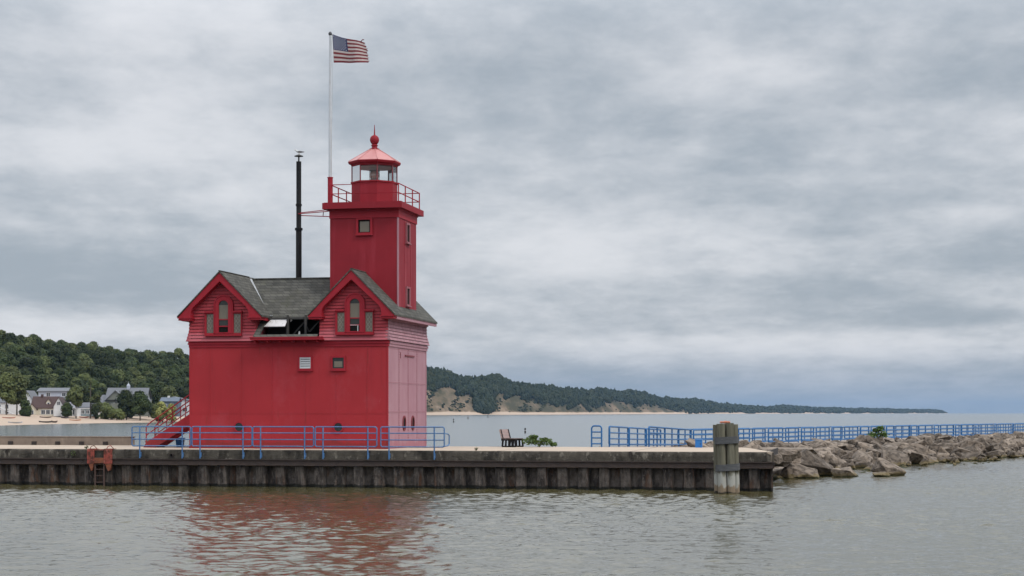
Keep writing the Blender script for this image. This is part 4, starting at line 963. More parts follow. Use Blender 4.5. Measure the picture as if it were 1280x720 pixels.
for side in (-1, 1):
    pts = path_row(side); lab = 'blue railing panel on the lake side of the breakwater walkway' if side < 0 else 'blue railing panel on the boulder side of the breakwater walkway'
    # ramp part
    a, b = pts[0]+(pts[1]-pts[0])*(.0 if side < 0 else .06), pts[1]; L0 = (b-a).length; n = 3; gap = .45; pl = (L0-gap*(n-1))/n
    if p44 is None: p44 = panel(pl, 1, lab); p58 = panel(5.3, 2, lab); first44 = first58 = True
    d = (b-a).normalized(); rz = math.atan2(d.y, d.x)
    for k in range(n):
        p = a+d*(k*(pl+gap))
        if first44: t = p44; first44 = False; t.location = p
        else: t = dup(p44, p)
        t['label'] = ('lake side' if side < 0 else 'boulder side')+' blue railing panel on the walkway ramp, '+['at the pier deck','second from the pier deck','at the foot of the ramp'][k]
        t.rotation_euler = (0, -math.atan2(d.z, math.hypot(d.x, d.y)), rz)
    a, b = pts[2], pts[3]; d = (b-a).normalized(); rz = math.atan2(d.y, d.x); s = -4.6 if side < 0 else -6.2
    for k in range(19):
        p = a+d*(s+k*5.85)
        if first58: t = p58; first58 = False; t.location = p; t.rotation_euler = (0,0,rz)
        else: t = dup(p58, p, rz)
        t['label'] = lab
# narrow end railing
t = PT('guard_railing', 'narrow blue railing hoop standing apart at the left end of the breakwater rails', 'railing', LX(745.5,10), 9.9, DZ)
a, b = LX(739.5,9.9), LX(752,9.9); mb = MB(); mb.tube([(a,9.9,DZ),(a,9.9,2.72),(a+.05,9.9,2.80),(a+.12,9.9,2.83),(b-.12,9.9,2.83),(b-.05,9.9,2.80),(b,9.9,2.72),(b,9.9,DZ)], .042, 8); t.part('hoop', mb, M['bluedeep'], smooth=40)
for z in (1.92, 2.22, 2.52):
    mb = MB(); mb.tube([(a,9.9,z),(b,9.9,z)], .036, 8); t.part('rail', mb, M['bluedeep'], smooth=40)
bxp = P(LX(873.5,9.7), 9.7, DZ-.03)
t = thing('utility_box', 'bright blue metal box standing at the end of the pier deck', 'utility box', bxp, -TH)
mb = MB(); mb.box(-.17,.17,-.14,.14,0,.40); mb.build('body', M['bluebox'], t); mb = MB(); mb.box(-.19,.19,-.16,.16,.40,.43); mb.build('lid', M['bluebox'], t); mb = MB(); mb.box(.08,.11,-.155,-.14,.18,.26); mb.build('latch', M['ball'], t)

# boulders
def rock_mesh(seed):
    rg = random.Random(seed); bm = bmesh.new()
    flat = rg.uniform(.55,.95)
    for i in range(rg.randint(11,17)):
        d = Vector((rg.gauss(0,1), rg.gauss(0,1), rg.gauss(0,1))).normalized()
        # push towards a box so that slabs and blocks appear
        d = Vector([math.copysign(abs(c)**.6, c) for c in d])*rg.uniform(.85,1.05)
        bm.verts.new((d.x, d.y*rg.uniform(.75,.95), d.z*flat))
    bmesh.ops.convex_hull(bm, input=bm.verts)
    for v in [v for v in bm.verts if not v.link_faces]: bm.verts.remove(v)
    for e in list(bm.edges): pass
    bmesh.ops.bevel(bm, geom=list(bm.edges), offset=.035, segments=1, affect='EDGES', clamp_overlap=True)
    bmesh.ops.triangulate(bm, faces=bm.faces)
    bmesh.ops.subdivide_edges(bm, edges=[e for e in bm.edges if e.calc_length() > .35], cuts=2, use_grid_fill=True)
    bmesh.ops.triangulate(bm, faces=bm.faces)
    for v in bm.verts:
        n1 = mnoise.noise(v.co*1.7+Vector((seed,0,0))); n2 = mnoise.noise(v.co*4.5+Vector((0,seed,0)))
        v.co += v.co.normalized()*(.075*n1+.055*n2)
    bmesh.ops.recalc_face_normals(bm, faces=bm.faces)
    me = bpy.data.meshes.new('boulder'); bm.to_mesh(me); bm.free(); me.materials.append(M['rock'])
    me.shade_smooth(); me.set_sharp_from_angle(angle=math.radians(14)); return me
RM = [rock_mesh(s) for s in range(16)]
GRP = 'boulders piled along the breakwater'
def boulder(p, sc, rot, label, mi):
    o = bpy.data.objects.new('boulder', RM[mi % len(RM)]); C.collection.objects.link(o); o.location = p; o.scale = sc; o.rotation_euler = rot
    return tag(o, label, 'boulder', GRP)
u32 = Vector((math.sin(A32), math.cos(A32), 0)); n32 = Vector((math.cos(A32), -math.sin(A32), 0))
base = Vector((14.0, 117.5, 0))+n32*(hw+.4)           # walkway's boulder side
toe = Vector((15.6, 95.0, 0))
Wd = (toe-base).dot(n32); s_toe = (toe-base).dot(u32)   # width of the rock slope
print('rock slope width', Wd, s_toe)
rk = random.Random(21)
def slope_z(t): return np.interp(t, [0,.12,.28,1.0,1.15], [1.20,1.34,1.28,-.05,-.5])
mb = MB(); S0, S1 = s_toe-9, 110                      # rubble core
gs = np.arange(S0, S1, 2.0); gt_ = np.linspace(-.05, 1.35, 9)
mb.raw([tuple(base+u32*s+n32*(t*Wd)+Vector((0,0,float(slope_z(t))-.75+.25*mnoise.noise((s*.4,t*4,0))))) for s in gs for t in gt_], [(i*9+j,(i+1)*9+j,(i+1)*9+j+1,i*9+j+1) for i in range(len(gs)-1) for j in range(8)])
tag(mb.build('rubble_mound', M['rubble'], smooth=180), kind='structure')
SPECIAL = [((15.55,94.2,.10),(1.05,1.0,.85),(.3,.5,.4),'brown angular boulder wedged against the end of the pier',2),
           ((16.7,97.6,.70),(1.45,1.1,.62),(.05,.55,-.35),'large smooth grey slab boulder tilted behind the pier end',5),
           ((18.3,96.0,.15),(1.1,.9,.66),(.2,-.1,.8),'blocky tan boulder at the waterline right of the grey slab',7),
           ((16.3,104.5,1.30),(2.0,1.2,.42),(.0,.05,-.2),'flat pale slab boulder lying on top near the pier end',3),
           ((21.0,98.6,.30),(1.15,1.0,.66),(.4,.2,.2),'dark cracked boulder jutting over the water',9),
           ((20.3,96.6,.0),(.65,.5,.4),(.1,.1,.5),'small yellowish boulder lying low at the water',11)]
for p, sc, rot, lab, mi in SPECIAL: boulder(p, sc, rot, lab, mi)
cnt = 0
S = s_toe-6.0
rows_t = [.02, .17, .33, .50, .67, .84, 1.0]
for ri, t in enumerate(rows_t):
    s = S+rk.uniform(0,1)
    while s < 66:
        far = max(0, s)/66
        sz = rk.uniform(.58,1.05)*(1.25 if rk.random() < .2 else 1.0)*(1+.30*far)
        tt = t+rk.uniform(-.07,.07)
        p = base+u32*s+n32*(tt*Wd); p.z = float(slope_z(max(0,tt)))-.42*sz+rk.uniform(-.12,.18)
        lxx = (p.x-OX)*ct-(p.y-OY)*st_; lyy = (p.x-OX)*st_+(p.y-OY)*ct
        s += sz*1.75
        if lxx < XR+1.0 and lyy < PW+1.2: continue
        if any((Vector(q_[0])-p).length < 1.25 for q_ in SPECIAL[:5]): continue
        if cnt >= 285: break
        z = (sz*rk.uniform(1.0,1.55), sz*rk.uniform(.75,1.1), sz*rk.uniform(.50,.85))
        boulder(p, z, (rk.uniform(-.5,.5), rk.uniform(-.5,.5), rk.uniform(0,6.28)), 'rough grey-brown boulder in the breakwater pile beside the walkway' if t < .9 else 'algae-stained boulder at the waterline of the breakwater', rk.randrange(16)); cnt += 1
# loose small stones wedged between the boulders: too many to count
def small_stones():
    rg = random.Random(5); mb = MB(); tmpl = [([tuple(v.co) for v in m.vertices], [tuple(p.vertices) for p in m.polygons]) for m in RM[:5]]
    for i in range(420):
        s_ = rg.uniform(s_toe-5, 62); t = rg.uniform(.0,1.06); p = base+u32*s_+n32*(t*Wd); p.z = float(slope_z(t))-.22+rg.uniform(-.2,.2)
        lxx = (p.x-OX)*ct-(p.y-OY)*st_; lyy = (p.x-OX)*st_+(p.y-OY)*ct
        if lxx < XR+.6 and lyy < PW+1.0: continue
        vs_, fs_ = tmpl[i % 5]; sz = rg.uniform(.18,.45); mt = Matrix.Translation(p) @ Matrix.Rotation(rg.uniform(0,6.28),4,Vector((rg.gauss(0,1),rg.gauss(0,1),rg.gauss(0,1))).normalized()) @ Matrix.Diagonal((sz*1.3,sz,sz*.8,1))
        mb.raw([mt @ Vector(v) for v in vs_], fs_)
    tag(mb.build('small_stones', M['rock'], fix=False, smooth=24), 'small broken stones wedged between the breakwater boulders', 'stones', kind='stuff')
small_stones()
# a few boulders behind the pier end, between deck and walkway
for i in range(16):
    lx_ = rk.uniform(20.0, 22.6); ly_ = rk.uniform(PW+1.3, PW+7); p = P(lx_, ly_, 1.18+rk.uniform(-.15,.12)); sz = rk.uniform(.6,.9)
    boulder(p, (sz*1.3, sz, sz*.6), (rk.uniform(-.3,.3), rk.uniform(-.3,.3), rk.uniform(0,6)), 'pale boulder showing low behind the pier end deck', rk.randrange(16))
print('boulders', cnt)
q = base+u32*13.0+n32*1.0; q = Vector(((1098-640)/FPX*131, 131, 1.58))
plant('leafy_bush', 'yellow-green bush growing among the boulders in front of the blue railing', q, .75, .6, 1.0, 520, .11, 12, [(0,0,.42,.8),(-.45,0,.28,.55),(.40,0,.32,.55),(.12,0,.75,.42),(-.2,0,.62,.35)])

# ------------------------------------------------------------------ marker posts in the lake
for px_, py_, h, lab in ((567,527.6,1.25,'dark marker post in the lake nearest the lighthouse'),(585,523.6,1.3,'dark marker post in the lake second from the lighthouse'),(610,521.8,1.3,'faint marker post far out in the lake below the dune'),(656.5,540,.75,'short marker post in the lake above the green plant')):
    D = EYE*FPX/(py_-516); t = thing('marker_post', lab, 'marker', ((px_-640)/FPX*D, D, -.1), 0, 'marker posts in the lake')
    sc = D/500; mb = MB(); mb.lathe([(.10+.10*sc,-.3),(.10+.10*sc,h*.7),(.08+.08*sc,h+.1)], (0,0), 8); mb.build('post', M['beam'], t); mb = MB(); mb.lathe([(.12+.11*sc,h*.45),(.12+.11*sc,h*.6)], (0,0), 8); mb.build('band', M['louvre'], t)

# ------------------------------------------------------------------ trees
def crown(seed, w_, h_, nlobe, nleaf, size, base_z, taper=.0):
    rg = random.Random(seed); mb = MB(); lobes = []
    for i in range(nlobe):
        a = rg.uniform(0,6.28); v = rg.random(); rr = (1-abs(2*v-.75)**1.7*.55)*math.sqrt(rg.random())*.62
        lobes.append((math.cos(a)*w_/2*rr, math.sin(a)*w_/2*rr, base_z+h_*(.14+.70*v), rg.uniform(.17,.30)*w_*(1-taper*v)))
    for cx_, cy_, cz_, r_ in lobes:
        n = int(nleaf/nlobe)
        for k in range(n):
            d = Vector((rg.gauss(0,1), rg.gauss(0,1), rg.gauss(.25,1))).normalized(); q_ = r_*(.78+.3*rg.random())
            p = Vector((cx_+d.x*q_, cy_+d.y*q_, cz_+d.z*q_*.8))
            nn = (d+Vector((rg.gauss(0,.3), rg.gauss(0,.3), rg.gauss(.15,.3)))).normalized(); u = nn.cross(Vector((rg.gauss(0,1), rg.gauss(0,1), rg.gauss(0,1)))).normalized(); v = nn.cross(u); s = size*rg.uniform(.55,1.25)
            mb.raw([p-u*s*.5-v*s*.3, p+u*s*.5-v*s*.4, p+u*s*.4+v*s*.4, p-u*s*.3+v*s*.5], [(0,1,2,3)])
        # inner twiggy mass of bigger leaf clumps
        for k in range(10):
            d = Vector((rg.gauss(0,1), rg.gauss(0,1), rg.gauss(0,1))).normalized(); p = Vector((cx_,cy_,cz_))+d*r_*.45; u = d.orthogonal().normalized(); v = d.cross(u); s = r_*.75
            mb.raw([p-u*s, p-v*s, p+u*s, p+v*s], [(0,1,2,3)])
    return mb, lobes
def trunk(lobes, h0, r0, seed):
    rg = random.Random(seed); mb = MB(); mb.tube([(0,0,-1),(.05,0,h0*.5),(0,.05,h0)], [r0*1.25,r0,r0*.75], 8)
    for cx_, cy_, cz_, r_ in lobes[::2]: mb.tube([(0,0,h0*.85),(cx_*.5,cy_*.5,(h0+cz_)/2),(cx_,cy_,cz_)], [r0*.5,r0*.3,r0*.12], 5)
    return mb
# wood on the near hill: every tree its own object, eight kinds of mesh
HT = []
for i in range(8):
    mb, lb = crown(100+i, R.uniform(10,13), R.uniform(9.5,13), 11, 2600, .72, 3.5); mb.cur = 1; tk = trunk(lb, 6, .28, i); n0 = len(mb.v); mb.raw(tk.v, tk.f)
    o = mb.build('wood_tree', [M['leafdark'] if i < 5 else M['leafmid'], M['bark']], fix=False); HT.append(o.data); bpy.data.objects.remove(o)
rg = random.Random(77); spots = []; nt_count = 0; tries = 0
while nt_count < 290 and tries < 9000:
    tries += 1
    if nt_count < 62: px_ = -45+nt_count*5.05+rg.uniform(-1,1); t = rg.uniform(.97,1.03)
    else: px_ = rg.uniform(-45, 265); t = rg.uniform(.50, 1.0)
    if t < .56 and rg.random() < .3: continue
    p = land(px_, t); key = (px_, 516-(p.z+8-EYE)*FPX/p.y)
    if any((p.x-a)**2+(p.y-b)**2 < (4.0 if nt_count < 62 else 8.0)**2 for a, b in spots): continue
    spots.append((p.x, p.y)); nt_count += 1
    o = bpy.data.objects.new('wood_tree', HT[rg.choices(range(8), [3,3,3,3,3,1.6,1.6,1.6])[0]]); C.collection.objects.link(o); o.location = p-Vector((0,0,.8)); s = rg.uniform(.80,1.12) if t < .9 else rg.uniform(.84,.95); o.scale = (s*rg.uniform(.9,1.1), s*rg.uniform(.9,1.1), s*rg.uniform(.9,1.15)); o.rotation_euler = (0,0,rg.uniform(0,6.28))
    tag(o, 'leafy green tree in the dense wood covering the hill behind the beach houses', 'tree', 'trees of the hillside wood')
print('wood trees', nt_count, tries)
# far wood on the dunes reads as one mass
def far_wood():
    rng = np.random.default_rng(9); bm = bmesh.new(); bmesh.ops.create_icosphere(bm, subdivisions=2, radius=1); bv = np.array([v.co[:] for v in bm.verts]); bf = np.array([[v.index for v in f.verts] for f in bm.faces]); bm.free()
    V = []; F = []; n = 0; rr = random.Random(4); made = 0
    while made < 6500:
        px_ = rr.uniform(262, 1183) if rr.random() > .25 else rr.uniform(500, 720)
        if 300 < px_ < 500 and rr.random() < .75: continue
        t = rr.uniform(.05, 1.05); p = land(px_, t)
        bare = interp([(262,.50),(400,.3),(535,.60),(575,.54),(590,.40),(601,.14),(613,.10),(621,.56),(640,.64),(665,.55),(690,.42),(720,.26),(738,.20),(762,.42),(800,.42),(828,.38),(846,.16),(1183,.05)], px_)
        bare += .14*mnoise.noise((px_*.06, t*1.5, 3.3))+.30*mnoise.noise((px_*.09-t*5, 1.3, 7.7))*(1 if px_ < 880 else .3)
        if 590 < px_ < 620 and t > .12: bare -= .12
        scrub = False
        if t < bare:
            sn = mnoise.noise((px_*.16-t*4.5, t*2.2, 2.7))
            if t < .16 or sn < .16 or rr.random() < .45: continue
            scrub = True
        D = p.y; k = 1.0 if D < 4000 else (D/4000)**.7
        h = treeh(px_)*rr.uniform(.65,1.12)*(.55+.45*min(1,max(0,(t-bare)*5)))
        w_ = rr.uniform(3.8,6.2)*k*(.6+.4*min(1,max(0,(t-bare)*5)))
        if scrub: h = rr.uniform(1.6,3.4); w_ = rr.uniform(1.6,3.4)
        disp = 1+.30*rng.standard_normal(len(bv))[:,None]*.8
        v = bv*disp*np.array([w_, w_, h*.5])+np.array([p.x, p.y, p.z+h*.55-1])
        V.append(v); F.append(bf+n); n += len(bv); made += 1
    V = np.concatenate(V); F = np.concatenate(F)
    me = bpy.data.meshes.new('far_wood'); me.from_pydata(V.tolist(), [], F.tolist()); me.materials.append(M['leaffar'])
    o = bpy.data.objects.new('far_wood', me); C.collection.objects.link(o); tag(o, 'dark green wood covering the far dunes', 'wood', kind='stuff')
far_wood()
# trees by the beach, with trunk and crown
def beach_tree(px_, D, h, w_, label, m='leafmid', seed=0, nl=13, leaf=1900, size=.62, b0=.22, tr=.25, zoff=0):
    g0 = ground(px_, D); t = thing('tree', label, 'tree', (*g0[:2], g0[2]+zoff))
    mb, lb = crown(seed, w_, h*(1-b0)*1.12, nl, leaf, size, h*b0*.8); mb.build('crown', M[m], t, fix=False); trunk(lb, h*(b0+.18), tr, seed).build('trunk', M['bark'], t, smooth=60)
def ground(px_, D):
    lo, hi = -.05, 1.5
    for _ in range(40):
        mdl = (lo+hi)/2
        if land(px_, mdl).y < D: lo = mdl
        else: hi = mdl
    return land(px_, (lo+hi)/2)
beach_tree(8, 628, 15.0, 9.0, 'tall leafy tree at the left edge beside the white house', 'leafmid', 31, 14, 1700, .7, .30)
beach_tree(21, 632, 15.5, 9.5, 'tall tree with bare-topped pale crown right of the edge tree', 'leafmid', 32, 14, 1800, .7, .28)
beach_tree(95, 655, 12.8, 7.8, 'round green tree standing between cream cottage and beach', 'leafmid', 33, 16, 2100, .6, .30)
beach_tree(121, 668, 11.0, 5.5, 'slim olive tree next to the round green tree', 'leafmid', 34, 10, 1200, .5, .18)
beach_tree(113, 668, 17.0, 2.6, 'thin sparse tree with brown stem behind the slim olive tree', 'leafmid', 44, 8, 420, .6, .4)
beach_tree(158, 682, 10.8, 9.0, 'broad dark tree covering the front of the gabled grey-roofed house', 'leafdark', 35, 15, 2000, .6, .08)
beach_tree(175, 684, 10.2, 10.5, 'dark rounded tree right of the gabled grey-roofed house', 'leafdark', 36, 15, 2100, .6, .06)
beach_tree(186, 735, 17, 11, 'tall dark tree between the gabled house and the slate blue house', 'leafdark', 37, 14, 1700, .7, .2)
beach_tree(203, 681, 7.8, 7.2, 'pale yellow-green willow at the back of the beach', 'leafpale', 38, 13, 1500, .5, .06)
beach_tree(214, 682, 7.2, 5.8, 'smaller pale willow next to the red stairs', 'leafpale', 39, 12, 1300, .5, .06)
beach_tree(207, 745, 13.5, 11, 'bright green tree above the slate blue house', 'leafmid', 40, 13, 1500, .7, .2)
beach_tree(84, 652, 5.4, 6.0, 'low dark shrub tree under the round green tree', 'leafdark', 41, 10, 1000, .5, .03)
beach_tree(133, 676, 5.2, 9.5, 'low olive bushes left of the dark trees', 'leafmid', 42, 12, 1200, .5, .03)
beach_tree(146, 672, 3.6, 8.0, 'low green shrubs at the top of the sand', 'leafmid', 43, 12, 1000, .45, .03)
beach_tree(119, 664, 5.5, 5.5, 'dark low bush below the slim olive tree', 'leafdark', 45, 10, 900, .5, .03)
beach_tree(31, 630, 5.2, 6.2, 'dark bush between the white houses at the left', 'leafdark', 46, 10, 1000, .5, .03)
beach_tree(196, 690, 6.2, 6.5, 'mid green bush left of the pale willows', 'leafmid', 47, 10, 1000, .5, .03)

# ------------------------------------------------------------------ houses behind the beach
def hm(name, c, rough=.7): 
    if name not in M: M[name] = mat(name, c, rough, tuple(q_*.86 for q_ in c), .6)
    return M[name]
HW_ = hm('white_house_paint', (.66,.66,.66)); HC = hm('cream_house_paint', (.60,.55,.44)); HG = hm('blue_grey_house_siding', (.40,.43,.50)); HS = hm('grey_roof_shingle', (.135,.14,.155)); HB = hm('brown_roof_shingle', (.060,.029,.024))
HD = hm('dark_slate_siding', (.10,.125,.165)); HGN = hm('grey_green_gable_siding', (.155,.165,.140)); HWIN = hm('house_window_glass', (.05,.055,.065), .15); HT_ = hm('teal_porch_paint', (.20,.26,.28))
class House:
    def __init__(s, px_, D, label, rz=0.0, zoff=0.0):
        g0 = ground(px_, D); s.t = thing('beach_house', label, 'house', (g0.x, g0.y, g0.z-.2+zoff), math.radians(rz), None)
    def body(s, x0, x1, y0, y1, z0, z1, m, name='wall'):
        mb = MB(); mb.box(x0, x1, y0, y1, z0, z1); s.last = mb.build(name, m, s.t); return s.last
    def roofx(s, x0, x1, y0, y1, z, h, m, ov=.4, wall=None):     # ridge along x
        mb = MB(); yc = (y0+y1)/2; sl = h/(yc-y0); t = .22
        for sg, ye in ((-1, y0-ov), (1, y1+ov)):
            ze = z-ov*sl; mb.prism([(yc, z+h+t), (ye, ze+t), (ye, ze), (yc, z+h)], x0-ov, x1+ov, 'yz')
        r_ = mb.build('roof', m, s.t)
        if wall:
            mb = MB(); mb.prism([(y0+.02,z-.01),(y1-.02,z-.01),(yc,z+h-.02)], x0+.02, x1-.02, 'yz'); mb.build('gable', wall, s.t)
        return r_
    def roofy(s, x0, x1, y0, y1, z, h, m, ov=.4, wall=None):     # ridge along y, gable to the lake
        mb = MB(); xc = (x0+x1)/2; sl = h/(xc-x0); t = .22
        for xe in (x0-ov, x1+ov):
            ze = z-ov*sl; mb.prism([(xc, z+h+t), (xe, ze+t), (xe, ze), (xc, z+h)], y0-ov, y1)
        r_ = mb.build('roof', m, s.t)
        if wall:
            mb = MB(); mb.prism([(x0+.02,z-.01),(x1-.02,z-.01),(xc,z+h-.02)], y0, y1-.05); mb.build('gable', wall, s.t)
        return r_
    def win(s, x, y, z, w_, h, fm=None):
        mb = MB(); mb.ring([(x-w_/2,z),(x+w_/2,z),(x+w_/2,z+h),(x-w_/2,z+h)], [(x-w_/2-.14,z-.14),(x+w_/2+.14,z-.14),(x+w_/2+.14,z+h+.14),(x-w_/2-.14,z+h+.14)], y-.10, y+.05); f = mb.build('window', fm or HW_, s.t)
        mb = MB(); mb.box(x-w_/2, x+w_/2, y-.03, y+.03, z, z+h); mb.build('pane', HWIN, f)
        if w_ > .9: mb = MB(); mb.box(x-.05, x+.05, y-.07, y-.03, z, z+h); mb.build('mullion', fm or HW_, f)
    def chimney(s, x, y, z0, z1, m, r_): mb = MB(); mb.box(x-.4, x+.4, y-.4, y+.4, z0, z1); mb.build('chimney', m, r_)
# scale there: about 3.3 photo pixels a metre
h = House(3, 645, 'white house at the left edge half hidden by tall trees', 4)
h.body(-6,5,0,8,0,4.6,HW_); h.roofx(-6,5,0,8,4.6,2.4,HS,wall=HW_)
for x in (-4,-1.2,1.6): h.win(x,0,2.3,1.1,1.4); h.win(x,0,.4,1.1,1.3)
mb = MB(); mb.bar((-1.5,-1.6,3.2),(4.5,-3.2,.3),.5,.25); mb.box(-5,-1.4,-1.8,0,3.0,3.25); mb.build('porch_stairs', HW_, h.t)
h = House(33, 662, 'tall narrow white house between the edge trees and the cream cottage', -6)
h.body(-4.6,2.4,0,8,0,5.4,HW_); h.roofy(-2.2,2.4,0,8,5.4,3.4,HS,wall=HW_); h.roofx(-4.6,-1.5,1,7,5.4,2.0,HS,wall=HW_)
h.win(.1,0,3.4,1.0,1.4); h.win(.1,0,.7,1.2,1.5); h.win(-3.3,0,3.2,1.0,1.3); h.win(-3.3,0,.6,1.2,1.3)
mb = MB(); mb.box(-6.5,1.8,-2.2,0,2.5,2.75); [mb.box(x-.12,x+.12,-2.1,-1.9,0,2.5) for x in (-6.3,-3.6,-1,1.6)]; mb.build('porch', HW_, h.t)
h = House(57, 655, 'cream cottage with steep brown roof and small dormer above the sand', 0)
h.body(-5.3,5.0,0,7.5,0,3.3,HC); r_ = h.roofx(-5.3,4.0,0,7.5,3.3,3.9,HB,wall=HC); h.chimney(-2.2,3.6,6.2,8.2,HB,r_)
h.body(3.1,6.9,-.6,7,0,3.6,HW_); h.roofy(3.1,6.9,-.6,6,3.6,3.3,HB,.3,HW_); h.win(5.0,-.6,4.2,1.0,1.2)
h.body(-.15,1.75,1.0,3.5,3.4,5.1,HC,'dormer_wall'); h.roofy(-.15,1.75,1.0,3.6,5.1,1.3,HB,.25,HC); h.win(.8,1.0,3.9,.7,1.1)
h.body(-6.6,-3.2,-.8,5,0,2.6,HC); h.roofy(-6.6,-3.2,-.8,4,2.6,1.9,HB,.25,HC)
h.win(-.9,0,.8,1.3,1.5); h.win(.9,0,.8,1.3,1.5); h.win(2.4,0,.8,.7,1.5); h.win(-4.9,-.8,.5,1.2,1.6)
mb = MB(); mb.box(6.9,11.6,-.4,.5,2.9,3.15); [mb.box(x-.13,x+.13,-.4,-.15,0,2.9) for x in (7.2,8.6,10.0,11.4)]; mb.build('porch', HW_, h.t)
h.body(6.9,11.6,.6,6,0,3.0,HW_,'rear_wall'); h.win(8.3,.6,.6,1.0,1.8); h.win(10,.6,.6,1.0,1.8)
h = House(69, 690, 'large blue-grey house with flat-pitched roof rising behind the cream cottage', 0, 0)
h.body(-6.6,6.6,0,9,0,9.0,HG); h.roofx(-6.6,6.6,0,9,9.0,1.2,HS,.6,HG); h.body(1.2,8.6,-1.6,0,0,6.0,HG,'bay_wall')
mb = MB(); mb.raw([(.8,-2.1,6.0),(9,-2.1,6.0),(9,0,6.9),(.8,0,6.9),(.8,-2.1,5.8),(9,-2.1,5.8),(9,0,5.8),(.8,0,5.8)],[(0,1,2,3),(0,4,5,1),(1,5,6,2),(0,3,7,4),(4,7,6,5)]); mb.build('roof', HS, h.t)
for x in (-2.7,3.4,5.6): h.win(x,0,7.0,1.4,1.3)
h.win(4.6,-1.6,4.0,.9,1.4)
h = House(100, 690, 'low pale house with teal porch between the round tree and olive tree', 0)
h.body(-7,7,0,7,0,3.6,HW_); h.roofx(-7,7,0,7,3.6,1.6,HS,.5,HW_); h.body(0,6.5,-1.6,0,0,2.8,HT_,'porch_wall')
for x in (-5,-2.5): h.win(x,0,1.2,1.3,1.4)
for x in (1.5,3.4,5.2): h.win(x,-1.6,1.0,1.1,1.3)
mb = MB(); mb.box(-.3,7,-2.0,0,2.8,3.05); mb.build('porch_roof', HW_, h.t)
h = House(155, 700, 'big house with steep grey gabled roofs and a small cupola behind dark trees', 0, 1.0)
h.body(-7.5,9,0,10,0,6.8,HGN); r_ = h.roofx(-7.0,8.5,0,10,6.8,4.4,HS,.6,HGN); h.roofy(-6.8,.6,-1.2,5,6.6,3.6,HS,.5,HGN); h.roofy(-2.6,2.2,-2.6,3,5.4,2.2,HS,.5,HGN); h.roofy(4.6,9.4,-1.0,5,6.8,3.4,HS,.5,HS)
mb = MB(); mb.raw([(-11.5,-1.5,4.6),(-6.5,-1.5,4.6),(-6.5,4,8.6),(-9.5,4,8.6),(-11.5,-1.5,4.4),(-6.5,-1.5,4.4),(-6.5,4,4.4),(-11.5,4,4.4)],[(0,1,2,3),(0,4,5,1),(0,3,7,4),(4,7,6,5)]); mb.build('side_roof', HS, h.t)
mb = MB(); mb.box(.1,1.3,4.4,5.6,10.9,12.2); mb.lathe([(.95,12.2),(.1,13.2),(.03,14.0)],(.7,5.0),4,math.pi/4); mb.build('cupola', HG, r_)
h.win(-3,-1.2,3.6,1.6,1.6); h.win(1.5,0,3.6,1.4,1.6); h.body(-4.5,.8,-3.2,0,0,5.2,HGN,'porch_wall')
h = House(212, 700, 'small dark slate house with white dormer right of the big gabled house', 0, 2.4)
h.body(-3.6,3.2,0,7,0,6.0,HD); h.roofx(-3.6,3.2,0,7,6.0,1.4,HD,.4,HD); h.win(1.0,0,3.4,1.2,1.5); h.win(-1.6,0,3.4,.9,1.4)
mb = MB(); mb.prism([(-.1,5.0),(2.1,5.0),(1.0,6.1)],-.25,.1); mb.build('dormer_gable', HD, h.t)
mb = MB(); mb.box(-1.4,-.6,3,3.8,6.8,8.2); mb.build('chimney', HW_, h.t)
h = House(226, 703, 'white modern house with slanted roof behind the red stairs', 0, 2.4)
h.body(-3.0,3.6,0,7,0,6.6,HW_); mb = MB(); mb.raw([(-3.4,-.6,8.2),(4,-.6,6.7),(4,7.4,6.7),(-3.4,7.4,8.2),(-3.4,-.6,7.9),(4,-.6,6.4),(4,7.4,6.4),(-3.4,7.4,7.9)],[(0,1,2,3),(7,6,5,4),(0,4,5,1),(1,5,6,2),(2,6,7,3),(3,7,4,0)]); mb.build('roof', HS, h.t)
mb = MB(); mb.prism([(-2.98,6.58),(3.58,6.58),(-2.98,7.85)],.02,6.9); mb.build('upper_wall', HW_, h.t); h.win(-.6,0,4.9,1.6,1.1); h.win(1.7,0,2.2,1.6,1.4); h.win(-1.2,0,2.2,1.2,1.4)

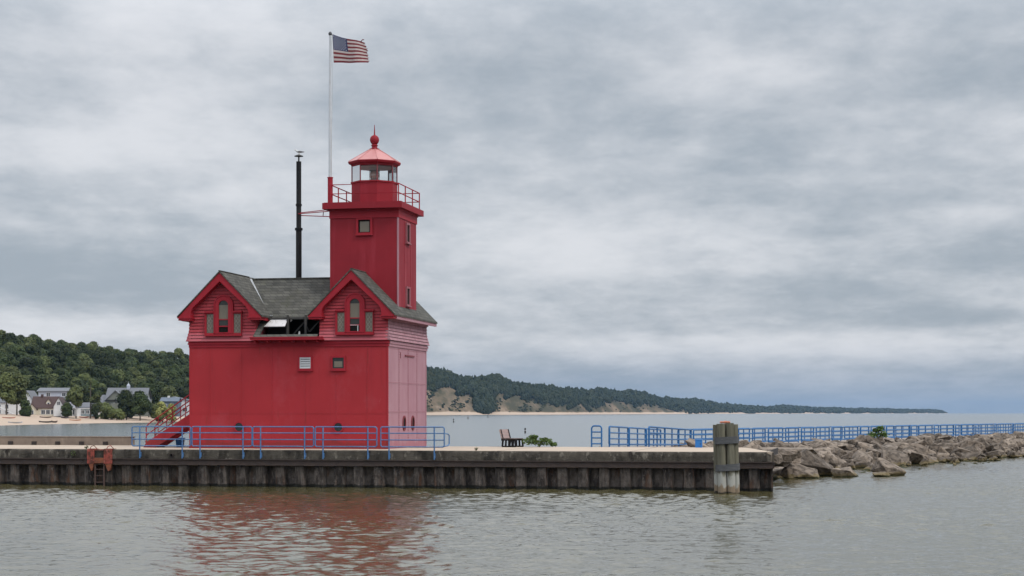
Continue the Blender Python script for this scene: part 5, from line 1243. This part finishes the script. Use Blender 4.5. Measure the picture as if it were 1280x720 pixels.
# ------------------------------------------------------------------ boats drawn up on the sand
def boat(px_, py_, L_, wd, ht, c, label, kind, rz=0.0, tilt=0.0):
    lo, hi = 400, 720
    for _ in range(40):                    # the point of the beach seen at this height
        D = (lo+hi)/2; g0 = ground(px_, D)
        if 516-(g0.z-EYE)*FPX/D > py_: lo = D
        else: hi = D
    key = 'boat_'+'_'.join(f'{int(v*100):02d}' for v in c); nm = kind.replace(' ','_')
    t = thing(nm, label, kind, (g0.x, g0.y, g0.z), math.radians(rz)); t.rotation_euler.x = tilt
    mt = hm(key, c, .45); mb = MB(); n = 15; prof = []
    for i in range(n):
        u = i/(n-1)*2-1; w_ = wd/2*(1-abs(u)**2.4); zb2 = ht*.30*abs(u)**3; zt = ht*(.8+.35*abs(u)**2.5)
        prof.append([(u*L_/2, -w_, zt), (u*L_/2, -w_*.75, zb2+ht*.25), (u*L_/2, 0, zb2), (u*L_/2, w_*.75, zb2+ht*.25), (u*L_/2, w_, zt)])
    vs = [p for r_ in prof for p in r_]; fs = [(i*5+j, (i+1)*5+j, (i+1)*5+j+1, i*5+j+1) for i in range(n-1) for j in range(4)]
    mb.raw(vs, fs); mb.build('hull', mt, t, smooth=50)
    mb = MB()
    for i in range(n-1):
        if 4 <= i <= 9: continue
        a, b = prof[i], prof[i+1]; mb.face(a[0], b[0], b[4], a[4])
    mb.build('deck', mt, t); mb = MB(); mb.box(-L_*.16, L_*.16, -wd*.28, wd*.28, ht*.35, ht*.5); mb.build('seat', M['beam'], t)
boat(11,523,4.4,.8,.5,(.55,.30,.24),'pale red kayak lying highest on the sand at the left','kayak',4)
boat(19,529,4.6,.9,.5,(.50,.52,.54),'grey-white kayak near the water at the left','kayak',-3)
boat(57,522.4,4.2,.9,.55,(.20,.15,.13),'dark brown canoe in front of the cream cottage','canoe',5)
boat(57,528.4,4.6,1.0,.6,(.07,.06,.055),'black canoe by the water below the cream cottage','canoe',-4)
boat(68,528.4,2.0,.8,.7,(.10,.075,.065),'short dark dinghy next to the black canoe','dinghy',25)
boat(81,523,3.2,.9,.6,(.10,.09,.10),'dark dinghy in front of the round green tree','dinghy',-20)
boat(94,525.8,4.2,.8,.42,(.62,.25,.13),'orange kayak in the middle of the sand','kayak',3)
boat(105,522.4,3.6,.9,.55,(.36,.11,.09),'dull red rowing boat behind the orange kayak','rowing boat',-6)
boat(116,522.6,3.2,.8,.5,(.42,.32,.27),'tan kayak right of the dull red rowing boat','kayak',5)
boat(135,522.3,4.2,1.3,.75,(.68,.69,.71),'white sailing dinghy hull below the low olive bushes','boat',4)
boat(153,522.3,3.9,1.2,.6,(.36,.44,.47),'pale blue boat hull nearest the dark trees','boat',-4)
